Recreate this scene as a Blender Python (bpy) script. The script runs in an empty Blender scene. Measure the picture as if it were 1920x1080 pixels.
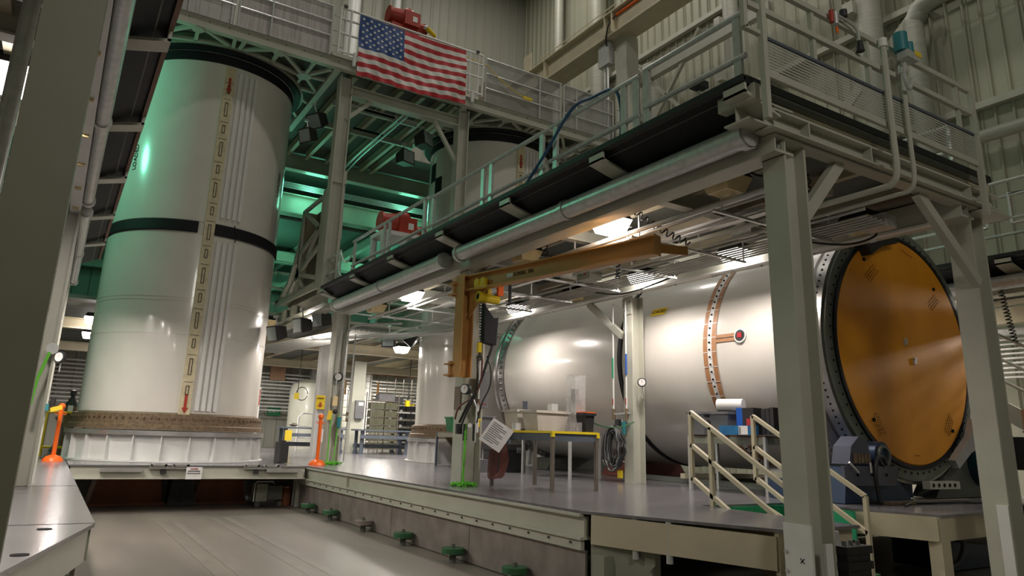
import bpy, bmesh, math, random
from mathutils import Vector, Matrix
V = Vector
random.seed(7)
sc = bpy.context.scene
col = sc.collection

# ---------------------------------------------------------------- camera
EYE = 1.68
def _basis(p, y, r):
    cy, sy, cp, sp = math.cos(y), math.sin(y), math.cos(p), math.sin(p)
    F = V((sy*cp, cy*cp, sp)); R = V((cy, -sy, 0)); U = R.cross(F)
    cr, sr = math.cos(r), math.sin(r)
    return cr*R + sr*U, -sr*R + cr*U, F
cR, cU, cF = _basis(0.2509, 0.5489, 0.0316)
cam_d = bpy.data.cameras.new('camera'); cam = bpy.data.objects.new('camera', cam_d); col.objects.link(cam)
M = Matrix((cR, cU, -cF)).transposed().to_4x4(); M.translation = V((0, 0, EYE)); cam.matrix_world = M
cam_d.sensor_width = 36; cam_d.sensor_fit = 'HORIZONTAL'; cam_d.lens = 1339.94*36/1920
cam_d.shift_x = (960-946.09)/1920; cam_d.shift_y = -(540-477.80)/1920
cam_d.clip_start = .05; cam_d.clip_end = 200
sc.camera = cam

# ---------------------------------------------------------------- world, large lights, exposure
w = bpy.data.worlds.new('hall_air'); sc.world = w; w.use_nodes = True
w.node_tree.nodes['Background'].inputs[0].default_value = (.62, .63, .55, 1)
w.node_tree.nodes['Background'].inputs[1].default_value = .05
def area(name, loc, size, power, color=(1, 1, 1), aim=(0, 0, -1), sy=None, spread=180):
    d = bpy.data.lights.new(name, 'AREA'); d.energy = power; d.color = color; d.size = size
    if sy: d.shape = 'RECTANGLE'; d.size_y = sy
    d.spread = math.radians(spread)
    o = bpy.data.objects.new(name, d); col.objects.link(o); o.location = loc
    o.rotation_euler = V(aim).to_track_quat('-Z', 'Y').to_euler(); return o
HALL = (1, .95, .86)
for i, (x, y) in enumerate(((4, 4), (16, 4), (4, 14), (16, 14), (8, 27), (18, 27))):
    area('high_bay_light', (x, y, 30.5), 1.6, 430, HALL)
area('dock_light', (2.5, -6, 9), 2.0, 190, HALL, (.1, 1, -.45))
GREEN = (.22, 1, .62)
for (x, y, z, p) in ((7.0, 25.1, 10.3, 70), (10.8, 25.1, 10.3, 60), (11.5, 29, 8.0, 170), (6.2, 28.5, 7.6, 170), (-2.6, 18.9, 9.2, 430)):
    d = bpy.data.lights.new('mercury_bay_light', 'POINT'); d.energy = p*.55; d.color = GREEN; d.shadow_soft_size = .4
    o = bpy.data.objects.new('mercury_bay_light', d); col.objects.link(o); o.location = (x, y, z)
for (x, y, p) in ((9.0, 24.6, 150), (6.8, 31.2, 130), (13.2, 32.2, 220), (12.2, 25.5, 130), (3, 29, 220), (19, 14, 200), (17, 5, 110)):
    area('lower_bay_light', (x, y, 4.55), 1.0, p*1.3, (1, .93, .84))
sc.view_settings.view_transform = 'Standard'; sc.view_settings.look = 'None'
sc.view_settings.exposure = 0.38; sc.view_settings.gamma = 1.0; sc.view_settings.use_curve_mapping = False
sc.cycles.max_bounces = 6; sc.cycles.diffuse_bounces = 3; sc.cycles.glossy_bounces = 3; sc.cycles.transparent_max_bounces = 10
sc.cycles.sample_clamp_indirect = 4; sc.cycles.caustics_reflective = False; sc.cycles.caustics_refractive = False
sc.cycles.use_denoising = True

# ---------------------------------------------------------------- materials
def mat(name, c, rough=.5, metal=0, var=.12, scale=3, coat=0, bump=0, c2=None, stretch=None, detail=6, emit=0, spec=.5):
    m = bpy.data.materials.new(name); m.use_nodes = True; nt = m.node_tree; N = nt.nodes; L = nt.links
    b = N['Principled BSDF']
    b.inputs['Roughness'].default_value = rough; b.inputs['Metallic'].default_value = metal
    b.inputs['Coat Weight'].default_value = coat; b.inputs['Coat Roughness'].default_value = .08
    b.inputs['Specular IOR Level'].default_value = spec
    tc = N.new('ShaderNodeTexCoord'); mp = N.new('ShaderNodeMapping'); no = N.new('ShaderNodeTexNoise')
    if stretch: mp.inputs['Scale'].default_value = stretch
    no.inputs['Scale'].default_value = scale; no.inputs['Detail'].default_value = detail
    L.new(tc.outputs['Object'], mp.inputs['Vector']); L.new(mp.outputs[0], no.inputs['Vector'])
    r = N.new('ShaderNodeValToRGB')
    a = c2 if c2 else tuple(v*(1-var) for v in c)
    e = c if c2 else tuple(min(1, v*(1+var)) for v in c)
    r.color_ramp.elements[0].color = (*a, 1); r.color_ramp.elements[1].color = (*e, 1)
    r.color_ramp.elements[0].position = .3; r.color_ramp.elements[1].position = .7
    L.new(no.outputs[0], r.inputs[0]); L.new(r.outputs[0], b.inputs['Base Color'])
    if bump:
        bp = N.new('ShaderNodeBump'); bp.inputs['Strength'].default_value = bump; bp.inputs['Distance'].default_value = .02
        L.new(no.outputs[0], bp.inputs['Height']); L.new(bp.outputs[0], b.inputs['Normal'])
    if emit:
        b.inputs['Emission Color'].default_value = (1, .92, .86, 1); b.inputs['Emission Strength'].default_value = emit
    return m
def mesh_mat(name, c, axis, freq, fill, metal=.6, rough=.45):
    m = mat(name, c, rough, metal); nt = m.node_tree; N = nt.nodes; L = nt.links
    b = N['Principled BSDF']; tc = [n for n in N if n.type == 'TEX_COORD'][0]
    sp = N.new('ShaderNodeSeparateXYZ'); L.new(tc.outputs['Object'], sp.inputs[0])
    out = None
    for ax in axis:
        mu = N.new('ShaderNodeMath'); mu.operation = 'MULTIPLY'; mu.inputs[1].default_value = freq; L.new(sp.outputs[ax], mu.inputs[0])
        fr = N.new('ShaderNodeMath'); fr.operation = 'FRACT'; L.new(mu.outputs[0], fr.inputs[0])
        lt = N.new('ShaderNodeMath'); lt.operation = 'LESS_THAN'; lt.inputs[1].default_value = fill; L.new(fr.outputs[0], lt.inputs[0])
        if out is None: out = lt
        else:
            mx = N.new('ShaderNodeMath'); mx.operation = 'MAXIMUM'; L.new(out.outputs[0], mx.inputs[0]); L.new(lt.outputs[0], mx.inputs[1]); out = mx
    L.new(out.outputs[0], b.inputs['Alpha'])
    return m
m_cream = mat('cream_steel_paint', (.52, .52, .44), .38, 0, .07, 2, bump=.05, coat=.15)
m_cream2 = mat('warm_cream_paint', (.56, .50, .36), .45, 0, .08, 2)
m_grey = mat('grey_green_paint', (.29, .30, .235), .42, 0, .08, 2)
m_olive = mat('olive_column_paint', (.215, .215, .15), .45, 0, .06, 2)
m_white = mat('white_gloss_case', (.76, .73, .67), .25, 0, .05, 1.2, coat=.5)
m_white2 = mat('white_paint', (.80, .80, .78), .4, 0, .04, 3)
m_galv = mat('galvanised_steel', (.62, .63, .62), .34, .40, .12, 12)
m_box = mat('dark_lamp_housing', (.035, .033, .035), .45)
m_alum = mat('brushed_aluminium', (.62, .61, .60), .3, .85, .12, 6, stretch=(1, .15, 1))
m_deck = mat('checker_deck_plate', (.30, .29, .31), .21, .45, .30, 2.2, bump=.03, stretch=(.4, 2.2, 1), c2=(.17, .165, .18))
m_skirt = mat('scuffed_steel_skirt', (.36, .31, .28), .5, .3, .2, 3, c2=(.22, .19, .175))
m_floor = mat('sealed_concrete', (.215, .192, .16), .36, 0, .2, .9, bump=.02, c2=(.14, .127, .108), stretch=(1.6, .35, 1))
m_black = mat('black_rubber', (.012, .012, .013), .55, 0, .4, 9, bump=.15)
m_vinyl = mat('black_vinyl', (.010, .010, .013), .6, 0, .5, 30, bump=.2, spec=.3)
m_wall = mat('painted_metal_siding', (.38, .38, .32), .5, 0, .06, .6, stretch=(1, 1, .2))
m_wall2 = mat('olive_metal_siding', (.40, .40, .31), .5, 0, .06, .6, stretch=(1, 1, .2))
m_dark = mat('dark_joist_steel', (.13, .14, .12), .6, 0, .1, 2)
m_duct = mat('duct_wrap', (.46, .46, .40), .5, .1, .1, 2, stretch=(.3, .3, 6))
m_tan = mat('tan_fibre_ring', (.24, .17, .10), .6, .1, .3, 14, c2=(.12, .085, .05))
m_tunnel = mat('cream_tunnel_cover', (.66, .58, .38), .45, 0, .12, 9)
m_steel = mat('machined_steel', (.42, .41, .40), .28, .9, .12, 5)
m_orange = mat('orange_end_cover', (.84, .34, .008), .50, 0, .08, 1.6, c2=(.74, .28, .007), coat=0)
m_flange = mat('green_grey_flange', (.16, .18, .15), .42, .3, .15, 4)
m_jib = mat('ochre_crane_paint', (.56, .29, .085), .42, 0, .06, 3)
m_yel = mat('yellow_hoist_paint', (.82, .60, .015), .33, 0, .06, 3)
m_tape = mat('yellow_tape', (.85, .65, .02), .5, 0, .06, 6)
m_cone = mat('orange_plastic', (.95, .16, .015), .33, 0, .04, 3)
m_chain = mat('lime_plastic_chain', (.16, .62, .05), .4, 0, .04, 3)
m_red = mat('red_machine_paint', (.42, .045, .025), .4, 0, .1, 3)
m_blue = mat('blue_machine_paint', (.030, .055, .11), .4, .2, .15, 3)
m_bench = mat('slate_bench_paint', (.10, .12, .15), .5, 0, .1, 3)
m_brown = mat('brown_tabletop', (.17, .10, .07), .5, 0, .15, 6)
m_leg = mat('brown_grey_leg', (.22, .19, .16), .4, .4, .1, 6)
m_lens_on = mat('lit_lamp_lens', (1, 1, 1), .4, emit=14)
m_lens_off = mat('yellowed_lamp_lens', (.78, .62, .33), .25, 0, .08, 5, coat=.3)
m_bin = mat('milky_plastic', (.66, .62, .54), .35, 0, .08, 4)
m_binw = mat('clear_wrap', (.80, .80, .80), .12, 0, .1, 20); m_binw.node_tree.nodes['Principled BSDF'].inputs['Alpha'].default_value = .3
m_gbin = mat('green_plastic', (.02, .20, .07), .45)
m_grbin = mat('grey_plastic', (.16, .16, .17), .5)
m_dkbin = mat('dark_plastic', (.022, .022, .024), .5)
m_paper = mat('white_paper', (.82, .81, .80), .6, 0, .02, 4)
m_brick = mat('red_brown_support', (.20, .045, .03), .55, 0, .2, 3)
m_support = mat('rust_brown_support', (.30, .095, .035), .55, 0, .25, 2)
m_greenp = mat('green_wheel_paint', (.03, .12, .045), .5, 0, .2, 8)
m_greenf = mat('green_tread', (.02, .32, .15), .5)
m_hose = mat('red_rubber_hose', (.13, .03, .02), .45)
m_cable = mat('black_cable', (.012, .012, .012), .45)
m_teal = mat('teal_paint', (.03, .22, .25), .45)
m_ink = mat('black_ink', (.015, .015, .015), .8, spec=.1)
m_rust = mat('brown_edge_strip', (.16, .07, .035), .6)
m_glass = mat('glass_face', (.35, .42, .42), .08, 0, .05, 3)
m_khaki = mat('olive_crate', (.10, .10, .06), .6, 0, .2, 4)
m_signy = mat('yellow_sign', (.86, .62, .03), .5, 0, .03, 4)
m_signg = mat('green_sign', (.03, .32, .12), .5, 0, .03, 4)
m_fr = mat('flag_red', (.50, .022, .03), .6, 0, .05, 9)
m_fw = mat('flag_white', (.78, .77, .74), .6, 0, .04, 9)
m_fb = mat('flag_blue', (.022, .07, .25), .6, 0, .05, 9)
m_pebble = mat('tan_segment', (.45, .22, .10), .5, 0, .1, 9)
m_copper = mat('copper_tube', (.45, .16, .08), .35, .7)
m_guard = mesh_mat('expanded_mesh', (.50, .50, .44), (2,), 30, .55, .1)
m_wire = mesh_mat('fine_wire_mesh', (.50, .50, .50), (0, 2), 40, .33, .4)
m_sheet = mat('ribbed_plastic_sheet', (.66, .62, .61), .3, .2, .2, 5, stretch=(4, 4, .2), coat=.3)

# ---------------------------------------------------------------- mesh builder
class MB:
    def __init__(s): s.v = []; s.f = []; s.mi = []; s.cur = 0
    def add(s, vs, fs):
        n = len(s.v); s.v += [V(p) for p in vs]; s.f += [tuple(i+n for i in f) for f in fs]; s.mi += [s.cur]*len(fs); return s
    def box(s, x0, x1, y0, y1, z0, z1):
        return s.add([(x0,y0,z0),(x1,y0,z0),(x1,y1,z0),(x0,y1,z0),(x0,y0,z1),(x1,y0,z1),(x1,y1,z1),(x0,y1,z1)],
                     [(0,3,2,1),(4,5,6,7),(0,1,5,4),(1,2,6,5),(2,3,7,6),(3,0,4,7)])
    def cb(s, c, sx, sy, sz): return s.box(c[0]-sx/2, c[0]+sx/2, c[1]-sy/2, c[1]+sy/2, c[2]-sz/2, c[2]+sz/2)
    def fr(s, p, q, up=(0,0,1)):
        d = (V(q)-V(p)).normalized(); u = V(up)
        if abs(d.dot(u)) > .99: u = V((0, 1, 0))
        a = d.cross(u).normalized(); b = a.cross(d).normalized(); return d, a, b
    def bar(s, p, q, w, h, up=(0,0,1)):
        d, a, b = s.fr(p, q, up); a = a*w/2; b = b*h/2; p = V(p); q = V(q)
        return s.add([p-a-b, p+a-b, p+a+b, p-a+b, q-a-b, q+a-b, q+a+b, q-a+b],
                     [(0,1,2,3),(7,6,5,4),(0,4,5,1),(1,5,6,2),(2,6,7,3),(3,7,4,0)])
    def ib(s, p, q, W, H, t=.025, up=(0,0,1)):
        d, a, b = s.fr(p, q, up); p = V(p); q = V(q); o = b*(H-t)/2
        s.bar(p+o, q+o, W, t, up); s.bar(p-o, q-o, W, t, up); return s.bar(p, q, t*.7, H-2*t, up)
    def cyl(s, p, q, r, r2=None, n=14, caps=True):
        r2 = r if r2 is None else r2; d, a, b = s.fr(p, q); vs = []; p = V(p); q = V(q)
        for c, rr in ((p, r), (q, r2)):
            for i in range(n):
                t = 2*math.pi*i/n; vs.append(c + a*math.cos(t)*rr + b*math.sin(t)*rr)
        fs = [(i, (i+1) % n, n+(i+1) % n, n+i) for i in range(n)]
        if caps: fs += [tuple(range(n-1, -1, -1)), tuple(range(n, 2*n))]
        return s.add(vs, fs)
    def tube(s, pts, r, n=7):
        pts = [V(p) for p in pts]; rings = []; prev = None
        for i, p in enumerate(pts):
            d = (pts[min(i+1, len(pts)-1)]-pts[max(i-1, 0)]).normalized()
            if prev is None:
                u = V((0, 0, 1)) if abs(d.z) < .9 else V((1, 0, 0)); a = d.cross(u).normalized()
            else: a = (prev-d*prev.dot(d)).normalized()
            prev = a; b = d.cross(a)
            rings.append([p+a*math.cos(2*math.pi*k/n)*r+b*math.sin(2*math.pi*k/n)*r for k in range(n)])
        vs = [v for R in rings for v in R]; fs = []
        for i in range(len(pts)-1):
            for k in range(n):
                fs.append((i*n+k, i*n+(k+1) % n, (i+1)*n+(k+1) % n, (i+1)*n+k))
        fs += [tuple(range(n-1, -1, -1)), tuple(range((len(pts)-1)*n, len(pts)*n))]
        return s.add(vs, fs)
    def prism(s, pts, vec):
        n = len(pts); v = V(vec); a = [V(p) for p in pts]
        return s.add(a+[p+v for p in a], [tuple(range(n-1, -1, -1)), tuple(range(n, 2*n))]+[(i, (i+1) % n, n+(i+1) % n, n+i) for i in range(n)])
    def lathe(s, prof, c, axis='z', n=48, a0=0, a1=360):
        full = abs(a1-a0) >= 360; m = n if full else n+1; vs = []
        for i in range(m):
            t = math.radians(a0+(a1-a0)*i/n)
            for r, h in prof:
                x, y = r*math.cos(t), r*math.sin(t)
                vs.append(V(c)+(V((x, y, h)) if axis == 'z' else V((x, h, y))))
        k = len(prof); fs = []
        for i in range(n):
            j = (i+1) % m
            for q in range(k-1):
                fs.append((i*k+q, j*k+q, j*k+q+1, i*k+q+1))
        return s.add(vs, fs)
    def ring(s, r0, r1, h0, h1, c, axis='z', n=48, a0=0, a1=360):
        s.lathe([(r0, h0), (r1, h0), (r1, h1), (r0, h1), (r0, h0)], c, axis, n, a0, a1)
        if abs(a1-a0) < 360:
            for a in (a0, a1):
                t = math.radians(a); q = []
                for r, h in ((r0, h0), (r1, h0), (r1, h1), (r0, h1)):
                    x, y = r*math.cos(t), r*math.sin(t); q.append(V(c)+(V((x, y, h)) if axis == 'z' else V((x, h, y))))
                s.add(q, [(0, 1, 2, 3)])
        return s
    def ball(s, c, r, n=10, sz=1):
        prof = [(max(1e-4, r*math.sin(math.pi*i/n)), -r*sz*math.cos(math.pi*i/n)) for i in range(n+1)]
        return s.lathe(prof, c, 'z', n+4)
    def build(s, name, m, parent=None, label=None, cat=None, group=None, kind=None, smooth=True):
        me = bpy.data.meshes.new(name)
        org = V((0, 0, 0))
        if parent is not None:
            q = parent
            while q: org += q.location; q = q.parent
        elif s.v:
            xs = [p.x for p in s.v]; ys = [p.y for p in s.v]
            org = V(((min(xs)+max(xs))/2, (min(ys)+max(ys))/2, min(p.z for p in s.v)))
        me.from_pydata([p-org for p in s.v], [], s.f); 
        ms = m if isinstance(m, (list, tuple)) else [m]
        for q in ms: me.materials.append(q)
        if len(ms) > 1: me.polygons.foreach_set('material_index', s.mi)
        bm = bmesh.new(); bm.from_mesh(me); bmesh.ops.recalc_face_normals(bm, faces=bm.faces); bm.to_mesh(me); bm.free()
        if smooth:
            me.shade_smooth(); me.set_sharp_from_angle(angle=.62)
        o = bpy.data.objects.new(name, me); col.objects.link(o)
        if parent is not None: o.parent = parent
        else: o.location = org
        return tag(o, label, cat, group, kind)
def tag(o, label=None, cat=None, group=None, kind=None):
    if label: o['label'] = label
    if cat: o['category'] = cat
    if group: o['group'] = group
    if kind: o['kind'] = kind
    return o
def thing(name, loc, label, cat, group=None):
    o = bpy.data.objects.new(name, None); o.empty_display_size = .1; col.objects.link(o); o.location = loc
    return tag(o, label, cat, group)
KIDS = {}
def dup(root, d, label=None, rotz=0):
    kids = {}
    for o in col.objects:
        if o.parent: kids.setdefault(o.parent.name, []).append(o)
    r = root.copy(); col.objects.link(r); r.location = V(root.location)+V(d); r.rotation_euler.z += rotz
    if label: r['label'] = label
    for ch in kids.get(root.name, []):
        c = ch.copy(); col.objects.link(c); c.parent = r
        for g in kids.get(ch.name, []):
            e = g.copy(); col.objects.link(e); e.parent = c
    return r
def text(s, size, loc, xdir, ydir, m, parent, name='lettering', depth=.004, align='CENTER'):
    cu = bpy.data.curves.new(name, 'FONT'); cu.body = s; cu.size = size; cu.align_x = align; cu.align_y = 'CENTER'; cu.extrude = depth
    t = bpy.data.objects.new(name+'_tmp', cu); col.objects.link(t)
    bpy.context.view_layer.update()
    me = bpy.data.meshes.new_from_object(t.evaluated_get(bpy.context.evaluated_depsgraph_get()))
    bpy.data.objects.remove(t)
    X = V(xdir).normalized(); Y = V(ydir).normalized(); Z = X.cross(Y)
    mt = Matrix((X, Y, Z)).transposed().to_4x4()
    org = V((0, 0, 0)); q = parent
    while q: org += q.location; q = q.parent
    mt.translation = V(loc)-org; me.transform(mt); me.materials.clear(); me.materials.append(m); me.name = name
    o = bpy.data.objects.new(name, me); col.objects.link(o); o.parent = parent; return o
def slab(poly, z0, z1): return MB().prism([(x, y, z0) for x, y in poly], (0, 0, z1-z0))
def spiral(p, q, turns, R, r, sag=0):
    p, q = V(p), V(q); d, a, b = MB().fr(p, q); pts = []
    n = turns*8
    for i in range(n+1):
        t = i/n; k = 2*math.pi*turns*t
        pts.append(p.lerp(q, t)+a*math.cos(k)*R+b*math.sin(k)*R-V((0, 0, sag*4*t*(1-t))))
    return MB().tube(pts, r, 5)
def sagline(p, q, sag, n=10):
    p, q = V(p), V(q); return [p.lerp(q, i/n)-V((0, 0, sag*4*(i/n)*(1-i/n))) for i in range(n+1)]
def curve(pts, n=6):
    pts = [V(p) for p in pts]; out = []
    for i in range(len(pts)-1):
        p0, p1, p2, p3 = pts[max(i-1, 0)], pts[i], pts[i+1], pts[min(i+2, len(pts)-1)]
        for k in range(n):
            t = k/n; out.append(.5*((2*p1)+(-p0+p2)*t+(2*p0-5*p1+4*p2-p3)*t*t+(-p0+3*p1-3*p2+p3)*t**3))
    return out+[pts[-1]]

# ================================================================ SETTING
# floor with two shallow wheel-worn lanes in its material
MB().box(-9, 23, -12, 36, -.2, 0).build('floor', m_floor, kind='structure')
def siding(name, p, q, z0, z1, nrm, m, pitch=.62, rib=.05):
    mb = MB(); p = V(p); q = V(q); L = (q-p).length; d = (q-p).normalized(); nn = V(nrm)
    k = int(L/pitch); prof = []
    for i in range(k):
        a = i*pitch
        prof += [(a, 0), (a+pitch*.44, 0), (a+pitch*.5, rib), (a+pitch*.6, rib), (a+pitch*.66, 0)]
        if i % 3 == 1: prof += [(a+pitch*.74, 0), (a+pitch*.77, rib*.6), (a+pitch*.82, rib*.6), (a+pitch*.85, 0)]
    prof.append((L, 0)); vs = []; fs = []
    for (a, h) in prof:
        b = p+d*a+nn*h; vs += [(b.x, b.y, z0), (b.x, b.y, z1)]
    for i in range(len(prof)-1): fs.append((2*i, 2*i+2, 2*i+3, 2*i+1))
    mb.add(vs, fs)
    e = nn*-.2; mb.prism([p-nn*.01, q-nn*.01, q-nn*.2, p-nn*.2], (0, 0, z1)); 
    return mb.build(name, m, kind='structure', smooth=False)
siding('wall_back', (-9, 36, 0), (23, 36, 0), 0, 32, (0, -1, 0), m_wall)
siding('wall_right', (23, 36, 0), (23, -12, 0), 0, 32, (-1, 0, 0), m_wall2, .5, .08)
siding('wall_left', (-9, -12, 0), (-9, 36, 0), 0, 32, (1, 0, 0), m_wall)
MB().box(-9, 23, -12.2, -12, 0, 32).build('wall_front', m_wall, kind='structure')
MB().box(-9.2, 23.2, -12.2, 36.2, 32, 32.3).build('ceiling', m_dark, kind='structure')
# horizontal girt lines on the right wall
g = MB()
for z in (11.9, 16.2, 20.6): g.box(22.7, 22.94, -10, 35.5, z, z+.22)
g.build('trim_1', m_cream, kind='structure')

# ---- working platforms at +0.93
PZ = .93
rp = thing('steel_platform', (5.2, 18, 0), 'long grey metal working platform on the right of the open floor lane', 'platform', None)
slab([(5.13, 6.6), (6.0, 4.62), (7.18, 4.64), (7.2, 6.8), (9.06, 6.8), (9.06, 6.3), (9.44, 5.02), (12.6, 5.25), (15.5, 5.4), (15.5, 16.4), (13.5, 35.8), (5.13, 35.8)], PZ-.03, PZ).build('deck_plate', m_deck, rp)
b = MB(); b.box(5.17, 5.23, 6.6, 17.4, .66, .9); b.box(5.1, 5.24, 6.58, 17.4, .63, .66); b.box(5.10, 5.24, 6.6, 17.4, .87, .9)
b.build('edge_channel', m_cream, rp)
b = MB(); b.box(5.14, 5.19, 6.62, 17.3, .52, .63); b.build('bolted_angle', m_cream, rp)
b = MB()
y = 6.8
while y < 17.2:
    b.cyl((5.145, y, .585), (5.12, y, .585), .014, n=6); y += .42
b.build('bolt_row', m_dark, rp)
for (a, c) in ((6.62, 9.2), (9.215, 11.9), (11.915, 14.6), (14.615, 17.3)):
    MB().box(5.2, 5.24, a, c, .01, .52).build('skirt_panel', m_skirt, rp)
b = MB(); b.box(5.12, 5.24, 14.0, 14.02, .66, .87); b.build('splice_plate', m_cream, rp)
b = MB(); b.bar((5.2, 6.5, .75), (5.98, 4.72, .71), .05, .30); b.bar((5.98, 4.72, .71), (7.15, 4.74, .71), .05, .38)
b.bar((7.13, 4.74, .77), (7.15, 6.7, .77), .05, .26); b.build('corner_beam', m_cream2, rp)
b = MB(); b.box(5.2, 5.8, 6.3, 6.5, .05, .5); b.prism([(5.2, 6.52, .02), (5.2, 6.52, .86), (5.55, 5.9, .86), (5.55, 5.9, .45), (5.35, 6.25, .02)], (.03, .03, 0)); b.build('gusset_plate', m_grey, rp)
b = MB(); b.ib((5.62, 6.1, 0), (5.62, 6.1, .64), .2, .2); b.build('leg', m_cream, rp)
for (x, y) in ((5.42, 6.05), (5.56, 5.7), (6.7, 4.6)):
    MB().cyl((x, y, .5), (x, y, .9), .035).build('locking_pin', m_galv, rp)
b = MB(); b.bar((9.42, 5.06, .76), (9.1, 6.3, .76), .04, .28); b.bar((9.42, 5.06, .76), (12.5, 5.27, .76), .04, .28); b.build('side_beam', m_cream2, rp)
b = MB(); b.box(9.42, 9.62, 5.04, 5.2, 0, .62); b.build('leg', m_cream2, rp)
b = MB(); b.box(9.03, 9.055, 5.9, 6.8, .55, .9); b.box(7.2, 9.05, 6.78, 6.8, .55, .9); b.build('opening_side', m_greenf, rp)
b = MB(); b.ib((5.25, 17.45, 0), (5.25, 17.45, .9), .26, .26, .03); b.build('leg', m_cream, rp)

lp = thing('steel_platform', (-1, 12, 0), 'grey metal working platform on the left of the open floor lane', 'platform')
slab([(.44, 6.8), (.44, 19), (-6, 19), (-6, 4.6), (-.12, 4.6)], PZ-.03, PZ).build('deck_plate', m_deck, lp)
b = MB(); b.bar((.40, 6.9, .77), (.40, 19, .77), .05, .26); b.bar((.38, 6.85, .77), (-.14, 4.7, .77), .05, .26); b.build('edge_channel', m_cream, lp)
b = MB(); b.box(.3, .36, 6.9, 18.9, .02, .63); b.build('skirt_panel', m_skirt, lp)
b = MB(); b.cyl((.18, 6.35, .55), (.18, 6.35, .9), .04); b.build('locking_pin', m_galv, lp)
b = MB(); b.box(-.05, .3, 6.35, 6.9, .02, .64); b.build('gusset_plate', m_grey, lp)
b = MB(); b.box(-.25, -.15, 4.7, 4.8, 0, .64); b.build('leg', m_cream, lp)
b = MB(); b.cyl((.1, 6.5, .931), (.1, 6.5, .934), .05, n=18); b.cyl((-.02, 5.3, .931), (-.02, 5.3, .934), .05, n=18); b.build('pin_hole', m_ink, lp)
for y in (6.79, 10.9): MB().box(-5.9, .44, y, y+.01, .930, .932).build('plate_seam', m_ink, lp)

cp = thing('booster_deck', (2.8, 17, 0), 'low metal deck bridging the lane in front of the left white booster', 'platform')
slab([(.46, 16.6), (5.1, 16.6), (5.1, 35.8), (.46, 35.8)], .90, PZ).build('deck_plate', m_deck, cp)
b = MB(); b.box(.5, 5.08, 16.63, 16.69, .68, .9); b.box(.5, 5.08, 16.56, 16.7, .66, .68); b.build('front_beam', m_cream, cp)
for x0 in (1.9, 3.75):
    b = MB()
    for k in range(2):
        b.box(x0+k*.42, x0+k*.42+.30, 16.5, 16.6, .91, .95); 
        for e in (0, .28): b.cyl((x0+k*.42+e, 16.5, .93), (x0+k*.42+e, 16.62, .93), .03, n=8)
    b.box(x0-.03, x0+.78, 16.52, 16.6, .86, .9); b.build('hinge', m_alum, cp)
for x0 in (1.0, 4.2): 
    b = MB(); b.box(x0, x0+.75, 16.5, 16.6, .80, .87); b.build('slide_bar', m_alum, cp)
for x0 in (2.1, 3.95): 
    MB().box(x0, x0+.1, 16.54, 16.62, .76, .84).build('latch', m_dkbin, cp)

# paper notice hanging on the front beam
sg = thing('notice_card', (2.72, 16.5, .66), 'white paper notice hanging from the front edge of the booster deck', 'sign')
MB().box(2.57, 2.88, 16.49, 16.495, .66, .90).build('card', m_paper, sg)
text('DANGER', .035, (2.72, 16.485, .865), (1, 0, 0), (0, 0, 1), m_fr, sg)
text('OPEN PLATFORM', .030, (2.72, 16.485, .82), (1, 0, 0), (0, 0, 1), m_ink, sg)
text('WATCH YOUR STEP', .028, (2.72, 16.485, .775), (1, 0, 0), (0, 0, 1), m_ink, sg)

# dark pit things under the booster deck
for i, (x0, x1) in enumerate(((1.0, 2.45), (3.1, 4.25))):
    b = MB(); b.prism([(x0, 18.4, .02), (x1, 18.4, .02), (x1-.1, 18.4, .64), (x0+.12, 18.4, .64)], (0, 1.4, 0)); b.box(x0-.05, x1+.05, 18.35, 18.42, .0, .05)
    b.build('booster_support', m_support, None, ('wide rust brown booster support under the deck, left of the paper notice', 'rust brown booster support under the deck, right of the paper notice')[i], 'support')
b = MB(); b.prism([(2.5, 18.0, .02), (3.1, 18.0, .02), (2.95, 18.0, .6), (2.55, 18, .6)], (0, .5, 0)); b.build('black_drape', m_black, None, 'black cloth drape hanging under the deck behind the paper notice', 'drape')
ct = thing('pump_cart', (4.45, 17.6, 0), 'small grey pump cart on the floor under the deck at right', 'cart')
MB().box(4.25, 4.5, 17.4, 17.9, .12, .5).build('housing', m_grey, ct)
MB().box(4.52, 4.85, 17.45, 17.8, .15, .45).build('grille_box', m_dark, ct)
b = MB(); b.tube([(4.2, 17.38, .12), (4.2, 17.38, .5), (4.24, 17.38, .55), (4.6, 17.38, .55), (4.62, 17.38, .5)], .012); b.build('handle', m_white2, ct)
for x in (4.3, 4.8): MB().cyl((x, 17.42, .06), (x, 17.46, .06), .06).build('wheel', m_dark, ct)
b = MB(); b.cyl((5.0, 17.7, 0), (5.0, 17.7, .4), .12); b.build('brown_drum', m_support, None, 'small rust brown drum on floor beside the grey pump cart', 'drum')

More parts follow.
